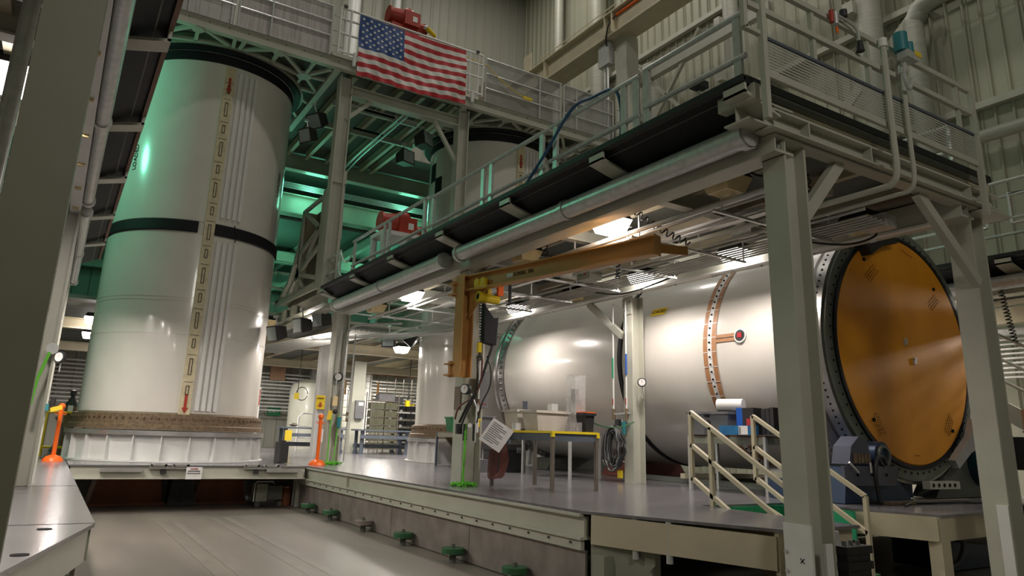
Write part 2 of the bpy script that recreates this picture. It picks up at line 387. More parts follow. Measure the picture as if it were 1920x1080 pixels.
# guide wheels on the lane floor
gw = thing('guide_wheel', (5.0, 15.9, 0), 'x', 'wheel', 'horizontal guide wheels along the platform skirt')
MB().ring(.03, .155, .12, .19, (5.0, 15.9, 0), n=24).build('rim', m_greenp, gw)
b = MB(); b.cyl((5.0, 15.9, 0), (5.0, 15.9, .14), .045); b.cyl((5.0, 15.9, .17), (5.0, 15.9, .24), .03, n=8); b.build('stem', m_dark, gw)
b = MB(); b.bar((5.0, 15.9, .10), (5.16, 15.9, .10), .05, .03); b.build('bracket', m_dark, gw)
gl = ['farthest green guide wheel, beside the platform corner leg', 'second green guide wheel from the far platform corner', 'grey worn guide wheel, third along the skirt', 'green guide wheel in the middle of the skirt row', 'nearest whole green guide wheel beside the skirt', 'guide wheel cut by the bottom edge of the frame']
gw['label'] = gl[0]
for i, y in enumerate((14.5, 12.72, 11.0, 9.33, 7.75)):
    o = dup(gw, (0.02, y-15.9, 0), gl[i+1])
    if i == 1: 
        for c in o.children: 
            if c.name.startswith('rim'): c.data = c.data.copy(); c.data.materials[0] = m_skirt
b = MB(); 
for x in (1.95, 2.2, 2.95, 3.2): 
    b.box(x, x+.13, 4, 15.5, .001, .003)
b.build('floor_wear_lane', mat('worn_lane', (.225, .203, .172), .38, 0, .2, 2, c2=(.165, .15, .13)), None, 'pale worn wheel track strips along the concrete lane', 'marking', kind='stuff')

# ================================================================ COLUMNS
def hcol(x, y, z1, label, W=.3, D=.34, z0=0, m=m_cream, group='cream steel columns', cap=True, boxed=False):
    # flanges face -x/+x, web between; x,y = centre
    t = thing('steel_column', (x, y, z0), label, 'column', group)
    b = MB(); b.box(x-D/2, x-D/2+.03, y-W/2, y+W/2, z0, z1); b.box(x+D/2-.03, x+D/2, y-W/2, y+W/2, z0, z1); b.box(x-D/2+.03, x+D/2-.03, y-.015, y+.015, z0, z1)
    if boxed: b.box(x-D/2-.002, x+D/2+.002, y-W/2-.02, y-W/2-.001, z0, z1)
    b.build('shaft', m, t)
    if cap:
        c = MB(); c.box(x-D/2-.02, x-D/2, y-W/2, y+W/2, z1-.36, z1-.04); c.build('cap_plate', m, t)
        for k, (dy, dz) in enumerate(((-.08, -.12), (.08, -.12), (-.08, -.27), (.08, -.27))):
            MB().cyl((x-D/2-.045, y+dy, z1+dz), (x-D/2-.02, y+dy, z1+dz), .022, n=6).build('bolt', m_galv, t)
    return t
WT = 4.86
c_near = hcol(5.97, 4.345, WT+.0, 'nearest cream steel column at the right walkway corner, reaching the floor', .26, .34)
MB().box(5.775, 5.80, 4.20, 4.48, 0, 1.02).build('white_patch', m_white2, c_near)
MB().box(5.90, 6.0, 4.15, 4.18, 0, .87).build('white_patch', m_white2, c_near)
for dz in (.62, .78): MB().cyl((5.79, 4.46, dz), (5.76, 4.46, dz), .018, n=6).build('bolt', m_galv, c_near)
c_mid = hcol(5.98, 10.8, WT, 'cream steel column behind the ochre jib crane', .34, .36, PZ)
c_far = hcol(5.98, 17.7, WT, 'cream steel column at the far end of the walkway, behind the green hanging chain', .34, .36, PZ)
c_r2 = hcol(9.62, 10.72, 4.5, 'cream steel column carrying the coiled black cable', .26, .3, PZ)
c_r1 = hcol(9.66, 4.42, WT, 'cream steel column on the far right beside the orange disc', .28, .33)
MB().box(9.47, 9.50, 4.28, 4.40, 0, 1.1).build('white_patch', m_white2, c_r1)
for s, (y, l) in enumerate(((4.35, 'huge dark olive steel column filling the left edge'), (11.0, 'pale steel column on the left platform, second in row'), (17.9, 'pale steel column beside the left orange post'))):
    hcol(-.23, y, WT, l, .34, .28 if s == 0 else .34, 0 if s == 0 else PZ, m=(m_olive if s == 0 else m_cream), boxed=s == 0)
for (x, y, l) in ((8.55, 26.5, 'back bay column left of the electric cabinet'), (11.6, 31.0, 'white back bay column carrying the electric cabinet'), (14.1, 17.6, 'cream column beyond the horizontal booster on the right'), (7.12, 22.4, 'white column behind the walkway end column')):
    hcol(x, y, 4.5, l, .3, .3, PZ, m=m_white2 if y < 23 and x < 8 else m_cream, cap=False)
# tall posts of the upper balcony
for (x, l) in ((5.36, 'tall post rising to the left end of the flag'), (8.93, 'tall post rising to the right end of the flag'), (14.1, 'tall post at the right end of the upper balcony')):
    hcol(x, 17.25, 10.95, l, .30, .34, z0=5.0, cap=False, group='tall balcony posts')
# folded rubber bellows at the column feet
for (x, y, l, h) in ((6.32, 4.25, 'black ribbed rubber bellows at the foot of the nearest column', .84), (10.05, 4.3, 'black ribbed rubber bellows at the foot of the far right column', 1.1)):
    t = thing('rubber_bellows', (x, y, 0), l, 'bellows', 'rubber bellows')
    b = MB()
    for k in range(13):
        z = k*h/13; e = .0 if k % 2 else .018; b.box(x-.17-e, x+.17+e, y-.13-e, y+.13+e, z, z+h/13)
    b.build('folds', m_black, t)
    b = MB(); 
    for dx in (-.1, 0, .1): b.cyl((x+dx, y-.06, h), (x+dx, y-.06, h+.04), .02, n=6)
    b.build('clamp_bolt', m_dark, t)

# ================================================================ WALKWAYS
def walkway(x0, x1, y0, y1, side, label, ends=True, near_detail=True):
    # side=+1: the visible outer edge is at x0 (faces -x); side=-1: visible edge at x1 (faces +x)
    t = thing('elevated_walkway', ((x0+x1)/2, (y0+y1)/2, 4.5), label, 'walkway')
    X = x0 if side > 0 else x1; s = side; fx, fr_, fz = (.36, .125, 4.68) if s > 0 else (.385, .065, 4.50)
    MB().box(x0+.12, x1-.12, y0+.05, y1, 5.0, 5.1).build('deck_floor', m_dark, t)
    f = MB()
    for xa in (x0+.68, x1-.6):
        f.ib((xa, y0+.1, 4.68), (xa, y1, 4.68), .26, .36, .03)
        f.box(xa-s*.145-.01, xa-s*.145+.01, y0+.1, y1, 4.5, 4.80)
    y = y0+.15
    while y < y1:
        f.ib((x0+.5, y, 4.80), (x1-.4, y, 4.80), .16, .3, .02); y += 2.12
    f.build('frame_beams', m_cream, t)
    f = MB()
    for k in range(3):
        xa = x0+1.6+k*1.0; f.bar((xa, y0+.3, 4.90), (xa, y1, 4.90), .09, .12)
    f.build('stringers', m_cream2, t)
    # sloping black underside skirt
    b = MB(); b.prism([(X, y0, 5.07), (X+s*.48, y0, 4.82), (X+s*.48, y0, 4.87), (X, y0, 5.11)], (0, y1-y0, 0)); b.build('black_skirt', m_vinyl, t)
    b = MB(); b.prism([(X-s*.02, y0, 5.055), (X+s*.025, y0, 5.03), (X+s*.025, y0, 5.115), (X-s*.02, y0, 5.12)], (0, y1-y0, 0)); b.build('edge_strip', m_rust if s < 0 else m_black, t)
    y = y0+.12
    while y < y1:
        b = MB(); w = .13 if s > 0 else .11
        b.prism([(X-s*.01, y-w, 4.93), (X+s*.5, y-w, 4.80), (X+s*.5, y-w, 4.83), (X-s*.01, y-w, 4.96)], (0, 2*w, 0))
        b.prism([(X-s*.01, y-w, 4.93), (X-s*.01, y-w, 5.03), (X+s*.02, y-w, 5.03), (X+s*.02, y-w, 4.93)], (0, 2*w, 0))
        b.build('bracket', m_cream, t); y += 2.1
    # round-backed fold rail
    seg = [(y0+.25, 10.45), (10.95, y1-.1)] if ends else [(y0+.25, y1-.1)]
    for a, c in seg:
        b = MB(); b.lathe([(fr_, a), (fr_, c)], (X+s*fx, 0, fz), 'y', 14, 0, 360)
        b.cyl((X+s*fx, a, fz), (X+s*fx, a+.01, fz), fr_); b.cyl((X+s*fx, c-.01, fz), (X+s*fx, c, fz), fr_); 
        q = (a+c)/2; b.ring(fr_-.01, fr_+.015, q-.04, q+.04, (X+s*fx, 0, fz), 'y', 16)
        for e in (a+.02, c-.1): b.ring(fr_-.01, fr_+.02, e, e+.08, (X+s*fx, 0, fz), 'y', 16)
        b.build('fold_rail', m_galv, t)
    return t
wr = walkway(5.12, 9.9, 4.1, 16.85, 1, 'elevated steel walkway crossing the middle, black sloping skirt on its near side')
wl = walkway(-4.4, .38, 4.2, 16.9, -1, 'left elevated walkway seen from below with black skirt and brown edge strip')
w3 = walkway(13.9, 18.6, 1.5, 16.5, 1, 'far right elevated walkway behind the orange disc', ends=False)
# left walkway light strip against the beam (bright painted channel with clips)
b = MB(); b.box(-.20, -.07, 4.3, 16.6, 4.45, 4.49); b.build('channel_strip', m_white2, wl)
y = 4.9
while y < 16:
    MB().box(-.17, -.10, y, y+.04, 4.42, 4.45).build('clip', m_lens_off, wl); y += .95
y = 5.4
while y < 16:
    MB().cyl((9.28, y, 4.48), (9.28, y+.07, 4.48), .03, n=8).build('edge_clip', m_white2, wr); y += .95
# right beam bright lower lip
b = MB(); b.box(9.1, 9.22, 4.5, 16.7, 4.47, 4.50); b.build('lower_lip', m_white2, wr)
# front end frame at y=4.2
b = MB(); b.ib((5.5, 4.2, 4.78), (9.95, 4.2, 4.78), .22, .20, .02); b.build('end_beam', m_cream, wr)
b = MB(); b.box(5.5, 9.9, 4.18, 4.24, 4.97, 5.07); b.build('end_channel', m_cream2, wr)
b = MB(); b.box(5.2, 9.9, 4.14, 4.22, 5.08, 5.16); b.build('end_rubber_strip', m_black, wr)
b = MB(); b.ib((5.22, 4.3, 4.84), (5.9, 4.3, 4.84), .30, .26, .02); b.build('corner_stub', m_cream, wr)
b = MB(); b.box(5.2, 5.32, 4.05, 4.5, 4.88, 5.04); b.build('corner_stub', m_cream, wr)
b = MB(); b.box(9.5, 10.12, 4.05, 4.5, 4.62, 4.64); b.build('corner_plate', m_cream, wr)
for x in (6.05, 7.12, 9.2, 9.55): MB().box(x, x+.02, 4.09, 4.2, 4.69, 4.87).build('stiffener', m_cream, wr)
for p, q in (((6.82, 4.3, 4.66), (6.16, 4.3, 3.95)), ((8.35, 4.3, 4.66), (9.52, 4.3, 3.72)), ((9.4, 11.85, 4.5), (9.45, 10.85, 3.72))):
    MB().bar(p, q, .13, .09, (0, 1, 0) if abs(p[1]-q[1]) < .1 else (1, 0, 0)).build('knee_brace', m_cream, wr)

# ---- guard rails
def tube_rail(y0, y1, x, zs, posts, label, group='tubular walkway rails', zb=5.1):
    t = thing('guard_rail', (x, (y0+y1)/2, zb), label, 'railing', group)
    for z in zs: MB().tube([(x, y0, z), (x, y1, z)], .032, 8).build('rail', m_galv, t)
    for p in posts: MB().box(x-.015, x+.025, p-.045, p+.045, zb, zs[0]).build('post', m_galv, t)
    return t
tube_rail(4.2, 5.66, 5.3, (5.91, 5.43), (4.3, 5.62), 'nearest section of tubular rail on the walkway edge, beside the mesh corner')
tube_rail(5.74, 7.54, 5.3, (5.88, 5.38), (5.8, 6.02, 7.42), 'second rail section from the near end, blue hose tied over it')
tube_rail(7.62, 11.3, 5.3, (5.88, 5.34), (7.75, 9.15, 9.4, 11.2), 'middle long rail section in front of the rear booster')
tube_rail(11.42, 15.3, 5.3, (5.93, 5.36), (11.55, 13.2, 13.45, 15.2), 'rail section in front of the red machine on white stand')
t = thing('guard_rail', (5.35, 16.3, 5.1), 'short far rail gate with hanging chain at the walkway end', 'railing')
for z in (5.9, 5.5): MB().tube([(5.35, 16.3, z), (5.35, 17.3, z)], .025).build('rail', m_galv, t)
for y in (16.3, 17.3): MB().tube([(5.35, y, 5.1), (5.35, y, 5.95)], .03).build('post', m_galv, t)
MB().tube(sagline((5.35, 16.3, 5.9), (5.35, 15.35, 5.85), .32), .018, 5).build('safety_chain', m_white2, t)
MB().tube(sagline((5.35, 16.3, 5.4), (5.35, 15.35, 5.4), .22), .018, 5).build('safety_chain', m_white2, t)

er = thing('mesh_guard_rail', (7.2, 3.95, 4.6), 'cream guard rail with expanded mesh panel across the walkway end', 'railing')
for z in (6.08, 5.77): MB().bar((5.02, 3.95, z), (9.2, 3.95, z), .05, .06).build('rail', m_cream, er)
MB().bar((5.2, 3.95, 5.48), (9.2, 3.95, 5.48), .04, .03).build('panel_top_strip', m_bench, er)
MB().bar((5.2, 3.95, 5.10), (9.2, 3.95, 5.10), .04, .07).build('panel_bottom_rail', m_cream, er)
MB().box(5.2, 9.2, 3.94, 3.944, 5.12, 5.47).build('expanded_mesh', m_guard, er)
for x, z0, z1 in ((5.21, 4.62, 6.75), (9.16, 4.45, 6.1)): MB().bar((x, 3.93, z0), (x, 3.93, z1), .06, .06).build('post', m_cream, er)
MB().bar((8.86, 3.96, 5.5), (8.86, 3.96, 6.08), .05, .04).build('post', m_cream, er)
for x in (6.05, 7.02, 7.78): MB().bar((x, 3.97, 5.5), (x, 3.97, 6.08), .05, .05).build('stile', m_cream, er)
b = MB(); b.bar((4.98, 3.95, 5.5), (4.98, 3.95, 6.7), .05, .05); b.bar((4.98, 3.95, 5.5), (5.2, 3.95, 5.5), .05, .04); b.bar((4.98, 3.95, 6.1), (5.2, 3.95, 6.1), .05, .04); b.build('gate_frame', m_cream, er)
for x, z1, r in ((7.2, 6.0, .036), (7.53, 5.78, .026)):
    t = thing('front_conduit', (x, 3.9, 4.4), ('thick vertical conduit running down the mesh rail and back under the walkway', 'thin vertical conduit beside the thick one on the mesh rail')[x > 7.3], 'pipe')
    MB().tube(curve([(x, 3.88, z1), (x, 3.88, 5), (x, 3.88, 4.55), (x, 3.95, 4.42), (x, 4.15, 4.40), (x, 5.5, 4.4), (x, 9.5, 4.4)], 4), r, 8).build('pipe_run', m_cream, t)
    MB().cyl((x, 3.88, z1), (x, 3.88, z1+.1), r*1.35).build('fitting', m_white2, t)
mv = thing('motor_valve', (7.4, 3.8, 5.8), 'teal motor valve with yellow tag on the mesh rail', 'valve')
MB().cyl((7.42, 3.8, 5.98), (7.42, 3.8, 6.2), .075).build('teal_cap', m_teal, mv)
MB().cyl((7.58, 3.8, 6.02), (7.58, 3.8, 6.14), .05).build('teal_cap', m_teal, mv)
MB().cb((7.5, 3.78, 5.93), .22, .12, .09).build('valve_body', m_galv, mv)
MB().cb((7.6, 3.72, 5.97), .12, .01, .06).build('yellow_tag', m_signy, mv)
MB().tube(curve([(7.45, 3.8, 5.85), (7.42, 3.8, 5.65), (7.5, 3.8, 5.55), (7.56, 3.8, 5.7)]), .02).build('flex_hose', m_galv, mv)
fl = thing('filter_unit', (6.4, 3.9, 6), 'small filter unit with red and orange tags clipped to top rail', 'filter')
MB().cyl((6.35, 3.88, 5.98), (6.35, 3.88, 6.12), .03).build('bowl', m_galv, fl)
MB().cyl((6.28, 3.88, 5.98), (6.28, 3.88, 6.12), .025).build('red_cap', m_red, fl)
MB().cyl((6.5, 3.88, 6.12), (6.5, 3.88, 6.2), .04).build('knob', m_dkbin, fl)
b = MB(); b.tube(curve([(6.4, 3.88, 6.1), (6.55, 3.88, 6.1), (6.72, 3.88, 6.05), (6.75, 3.88, 5.9)]), .015); b.build('pipe', m_galv, fl)
MB().cyl((6.75, 3.88, 5.8), (6.75, 3.88, 5.92), .045, .03).build('nozzle', m_dkbin, fl)
MB().cb((6.33, 3.86, 5.9), .03, .01, .07).build('orange_tag', m_cone, fl)
# second rail behind the mesh, and camera-like sensor
t = thing('guard_rail', (7.9, 5, 5.1), 'bright tubular rail section standing on the walkway deck behind the mesh', 'railing')
for z in (5.80, 5.45): MB().tube([(9.4, 4.3, z), (9.4, 6.8, z)], .032).build('rail', m_galv, t)
for y in (4.35, 6.6): MB().tube([(9.4, y, 5.1), (9.4, y, 5.8)], .03).build('post', m_galv, t)
sn = thing('deck_sensor', (5.6, 5.1, 5.1), 'small dark sensor on a post on the walkway deck near the rail', 'sensor')
MB().tube([(5.6, 5.1, 5.1), (5.6, 5.1, 5.5)], .025).build('post', m_galv, sn); MB().cb((5.58, 5.08, 5.56), .16, .14, .08).build('head', m_dkbin, sn)
MB().cb((5.70, 7.2, 5.145), .14, .3, .08).build('metal_box', m_galv, None, 'small metal box on the walkway deck behind the second rail section', 'box')

# blue hose over the rail
MB().tube(curve([(5.25, 8.2, 5.1), (5.25, 7.6, 5.5), (5.25, 7.0, 5.93), (5.28, 6.6, 5.95), (5.3, 6.2, 5.9), (5.33, 6.1, 5.6), (5.33, 6.12, 5.15)]), .022).build('blue_hose', mat('blue_hose_rubber', (.03, .10, .22), .4), None, 'dark blue hose draped over the walkway rail', 'hose')
MB().tube([(5.34, 6.08, 5.6), (5.34, 6.08, 5.12)], .012).build('yellow_line', m_signy, None, 'thin yellow line hanging beside the blue hose end', 'cord')

# red machine on a white stand
def pump(name, loc, s, label, stand=True):
    x, y, z = loc; t = thing(name, loc, label, 'machine')
    if stand:
        b = MB(); b.box(x-.55*s, x+.55*s, y-.4*s, y+.4*s, z+.62*s, z+.72*s); b.build('stand_top', m_white2, t)
        for dx in (-.48, .48):
            for dy in (-.33, .33): MB().box(x+dx*s-.06, x+dx*s+.06, y+dy*s-.06, y+dy*s+.06, 5.1, z+.63*s).build('leg', m_white2, t)
        b = MB(); b.box(x-.5*s, x+.5*s, y-.35*s, y-.32*s, z+.1*s, z+.2*s); b.build('rail', m_white2, t)
        z += .72*s
    b = MB(); b.box(x-.1*s, x+.36*s, y-.3*s, y+.3*s, z, z+.42*s); b.cyl((x-.45*s, y, z+.3*s), (x-.1*s, y, z+.3*s), .2*s, .25*s, 14); b.cyl((x+.36*s, y, z+.2*s), (x+.58*s, y, z+.2*s), .13*s, n=12); b.build('housing', m_red, t)
    MB().ball((x+.1*s, y, z+.45*s), .2*s, 10).build('dome', m_red, t); MB().cyl((x-.5*s, y, z+.3*s), (x-.45*s, y, z+.3*s), .24*s).build('end_plate', m_red, t)
    b = MB(); 
    for k in range(3): b.cyl((x+(.58+k*.05)*s, y, z+.2*s), (x+(.60+k*.05)*s, y, z+.2*s), .15*s, n=12)
    b.build('motor_fins', m_red, t)
    MB().cb((x+.2*s, y-.305*s, z+.2*s), .14*s, .01, .16*s).build('data_plate', m_paper, t)
    return t
pump('red_winch', (6.2, 14.9, 5.45), .95, 'red winch machine on white stand standing on the walkway deck')
rw = pump('red_winch', (7.05, 17.6, 13.22), 1.05, 'red winch machine behind the flag on the upper balcony', False)
b = MB(); b.box(6.6, 7.45, 17.4, 17.9, 11.24, 13.22); b.build('base_frame', m_red, rw)

# ---- lamps under the walkways
def lamp(x, y, z, on, label, group):
    t = thing('work_lamp', (x, y, z), label, 'lamp', group)
    b = MB(); b.add([(x-.16, y-.16, z+.26), (x+.16, y-.16, z+.26), (x+.16, y+.16, z+.26), (x-.16, y+.16, z+.26), (x-.22, y-.22, z+.14), (x+.22, y-.22, z+.14), (x+.22, y+.22, z+.14), (x-.22, y+.22, z+.14)],
        [(0,1,2,3),(7,6,5,4),(0,4,5,1),(1,5,6,2),(2,6,7,3),(3,7,4,0)]); b.build('housing', m_dkbin, t)
    b = MB(); a = .15; c = .215
    b.add([(x-c, y-c, z+.14), (x+c, y-c, z+.14), (x+c, y+c, z+.14), (x-c, y+c, z+.14), (x-a, y-a, z-.04), (x+a, y-a, z-.04), (x+a, y+a, z-.04), (x-a, y+a, z-.04)],
        [(0,1,2,3),(7,6,5,4),(0,4,5,1),(1,5,6,2),(2,6,7,3),(3,7,4,0)]); b.build('lens', m_lens_on if on else m_lens_off, t)
    if on:
        d = bpy.data.lights.new('lamp_bulb', 'AREA'); d.energy = 78; d.color = (1, .90, .83); d.size = .40; d.spread = math.radians(172)
        l = bpy.data.objects.new('lamp_bulb', d); col.objects.link(l); l.parent = t; l.location = (0, 0, -.05)
    return t
A, B_ = 'lit square lamps under the walkways', 'unlit yellowed lamps under the walkways'
row1 = ((5.39, 0, 'big yellowed unlit lamp beside the nearest column top'), (7.46, 1, 'largest glaring lamp, above the ochre crane arm'), (9.65, 0, 'unlit yellow lamp left of the glaring one, above the crane arm'),
        (11.75, 0, 'unlit yellow lamp half hidden behind the middle column'), (14.15, 1, 'lit lamp left of the middle column, above pipe bundle'), (16.2, 0, 'unlit yellow lamp near the walkway far end column'))
for y, on, l in row1: lamp(6.3, y, 4.56, on, l, A if on else B_)
row2 = ((5.43, 0, 'unlit yellow lamp just above the orange disc'), (7.59, 1, 'lit lamp against the nearest column, over the white cylinder'), (9.8, 1, 'lit lamp over the white column with coiled cable'),
        (11.89, 0, 'unlit yellow lamp above the cylinder left of the white column'), (14.13, 1, 'lit lamp over the far steel ring of the horizontal cylinder'))
for y, on, l in row2: lamp(9.05, y, 4.58, on, l, A if on else B_)
lamp(-.75, 7.4, 4.62, 1, 'lit lamp at left edge behind the olive column', A)
lamp(-.75, 11.7, 4.62, 1, 'lit lamp under the left walkway, third from the olive column', A); lamp(-.75, 15.9, 4.62, 1, 'farthest lit lamp under the left walkway', A)
lamp(-.75, 13.8, 4.62, 1, 'lit lamp deep under the left walkway', A)
lamp(5.75, 19.2, 4.66, 1, 'lit lamp right of the left booster, between two floodlights', A)
lamp(5.0, 21.3, 4.66, 0, 'unlit yellow lamp right of the left booster', B_)
lamp(.62, 23.3, 4.5, 1, 'lit lamp in the gap left of the left booster, nearer one', A)
lamp(.7, 27.4, 4.5, 1, 'lit lamp in the gap left of the left booster, farther one', A)
lamp(9.4, 21.6, 4.3, 1, 'lit lamp hanging left of the rear booster base', A)
lamp(14.9, 8.2, 4.5, 1, 'lit lamp under the far right walkway by the orange disc edge', A)
lamp(16.8, 5.0, 4.5, 1, 'lit lamp under far right walkway at the right frame edge', A)

# ---- floodlights (dark boxes, unlit)
def flood(x, y, z, rz, tilt, label, s=1.0):
    t = thing('flood_light', (0, 0, 0), label, 'floodlight', 'dark unlit floodlights')
    b = MB(); b.add([(-.22*s, -.18*s, -.2*s), (.22*s, -.18*s, -.2*s), (.22*s, -.18*s, .2*s), (-.22*s, -.18*s, .2*s), (-.15*s, .16*s, -.14*s), (.15*s, .16*s, -.14*s), (.15*s, .16*s, .14*s), (-.15*s, .16*s, .14*s)],
        [(0,1,2,3),(7,6,5,4),(0,4,5,1),(1,5,6,2),(2,6,7,3),(3,7,4,0)]); b.build('housing', m_box, t)
    MB().cb((0, -.185*s, 0), .36*s, .02, .33*s).build('glass', m_glass, t)
    b = MB(); b.tube([(0, 0, .15*s), (0, 0, .42*s)], .02); b.cb((0, 0, .42*s), .1, .1, .06); b.build('bracket', m_galv, t)
    t.location = (x, y, z); t.rotation_euler = (math.radians(tilt), 0, math.radians(rz)); return t
flood(4.62, 18.5, 4.1, -70, 15, 'floodlight nearest the left booster, glass facing it')
flood(5.25, 18.5, 4.36, -75, 10, 'middle floodlight of the three right of the left booster')
flood(5.72, 18.4, 4.55, -70, 10, 'floodlight touching the walkway end column')
flood(8.30, 20, 4.42, -40, 15, 'floodlight hanging low over the back bay, left of two', .95)
flood(8.95, 20, 4.5, 60, 30, 'floodlight over the back bay next to the lit lamp', 1.0)
flood(9.75, 19.2, 4.62, 150, 60, 'floodlight in front of the rear booster wall', 1.0)
flood(4.85, 18.4, 9.55, -60, 20, 'upper floodlight close to the left booster top')
flood(5.15, 18.7, 10.2, -60, 30, 'upper floodlight beside the tall post below the balcony', 1.1)
flood(8.2, 18.3, 10.2, 30, -10, 'dark upper floodlight beside the rear booster top', 1.15)
flood(7.72, 18.5, 9.6, 20, -5, 'dark upper floodlight hanging below the balcony joists', 1.1)

# ---- pipes and conduits under the right walkway
m_cond = mat('painted_conduit', (.46, .46, .43), .4, .2, .1, 6)
def pipe(p, q, r, label, m=m_cond, group='conduits under the walkway', name='conduit'):
    return MB().tube([p, q], r, 8).build(name, m, None, label, 'pipe', group)
for (x, z, r, y0, y1) in ((6.38, 4.46, .035, 4.6, 16.8), (6.55, 4.46, .022, 4.6, 16.8), (7.05, 4.50, .02, 4.8, 16.8), (7.75, 4.42, .022, 4.6, 21.5)):
    pipe((x, y0, z), (x, y1, z), r, 'straight metal conduit running the length under the walkway')
for k in range(6): pipe((7.95+k*.1, 4.7, 4.4), (7.95+k*.1, 21.5-.4*k, 4.4), .015, 'thin conduit in the tight parallel bundle beside the right beam', group='thin conduit bundle')
pipe((5.7, 19.5, 4.15), (8.9, 16.0, 4.30), .05, 'thick pale pipe crossing diagonally behind the jib crane', m_white2)
for k in range(9):
    pipe((4.6+.12*k, 22.5, 4.0), (6.3+.14*k, 17.9, 4.3), .02, 'conduit in the fan of pipes beyond the walkway end column', group='fanned conduits')
t = thing('cable_channel', (7.3, 9, 4.5), 'wide aluminium strut channel under the walkway deck', 'channel')
MB().box(7.2, 7.32, 4.7, 14.5, 4.52, 4.62).build('body', m_alum, t)
MB().box(6.7, 6.78, 4.7, 12.5, 4.56, 4.62).build('body', m_alum, t)
hg = thing('pipe_hanger', (7.2, 5.6, 4.4), 'x', 'hanger', 'strut hangers carrying the conduits')
MB().box(6.3, 8.6, 5.58, 5.62, 4.36, 4.39).build('strut', m_galv, hg)
b = MB(); 
for x in (6.45, 7.6, 8.55): b.box(x, x+.02, 5.59, 5.61, 4.38, 4.75)
b.build('rod', m_galv, hg)
hl = ('strut hanger nearest the near column, holding conduits', 'second strut hanger along the conduits', 'strut hanger above the crane arm tip', 'strut hanger above the middle of the crane arm', 'strut hanger beside the yellow hoist', 'strut hanger beyond the middle column', 'strut hanger toward the far walkway end', 'last strut hanger at the far walkway end')
hg['label'] = hl[0]
for i in range(1, 8): dup(hg, (0, 1.45*i, 0), hl[i])
for (x, y, z, l) in ((7.35, 5.3, 4.52, 'grey junction box near the nearest column under the walkway'), (8.0, 6.5, 4.62, 'grey control box with red and green buttons under the walkway'), (7.3, 9.2, 4.35, 'small junction box on conduits behind the crane arm'), (8.5, 4.9, 4.45, 'conduit box above the orange disc')):
    jb = thing('junction_box', (x, y, z), l, 'box'); MB().cb((x, y, z), .26, .34, .16).build('case', m_grey if x < 7.9 else m_galv, jb)
    for k in (-.06, .06): MB().cyl((x-.13, y+k, z), (x-.15, y+k, z), .016, n=8).build('button', m_red if k < 0 else m_greenf, jb)
for (p, q, tn, R, l) in (((6.3, 7.0, 4.75), (6.95, 6.6, 4.3), 9, .045, 'black coiled cord hanging right of the glaring lamp'), ((6.5, 7.3, 4.6), (6.75, 7.5, 4.2), 8, .045, 'black coiled cord dropping to the crane arm tip'), ((7.0, 8.1, 4.45), (7.05, 8.2, 4.1), 6, .03, 'thin coiled cord below the crane arm'),
                     ((6.45, 9.3, 4.75), (6.55, 9.2, 4.35), 6, .04, 'coiled cord beside the unlit lamp above crane arm'), ((6.4, 12.4, 4.7), (6.6, 12.0, 4.45), 8, .035, 'coiled cord left of the middle column'), ((7.0, 4.8, 4.75), (7.0, 4.8, 4.45), 4, .03, 'short coiled cord near the front knee brace')):
    spiral(p, q, tn, R, .012, .05).build('coiled_cord', m_cable, None, l, 'cord', 'coiled cords under the walkway')
for (pts, l) in ((([(6.0, 5.0, 4.7), (6.1, 4.75, 4.5), (6.35, 4.6, 4.55)]), 'loop of black cable beside the nearest lamp'), ([(8.2, 6.2, 4.5), (8.5, 5.4, 4.28), (8.8, 5.1, 4.4), (9.0, 5.4, 4.65)], 'black cable looping to the unlit lamp above the disc'),
                 ([(8.3, 10.6, 4.45), (8.6, 9.9, 4.32), (8.8, 9.0, 4.45), (8.95, 8.6, 4.6)], 'black cable sagging between the two lit right lamps')):
    MB().tube(curve(pts), .016).build('power_cable', m_cable, None, l, 'cable', 'loose black cables under the walkway')

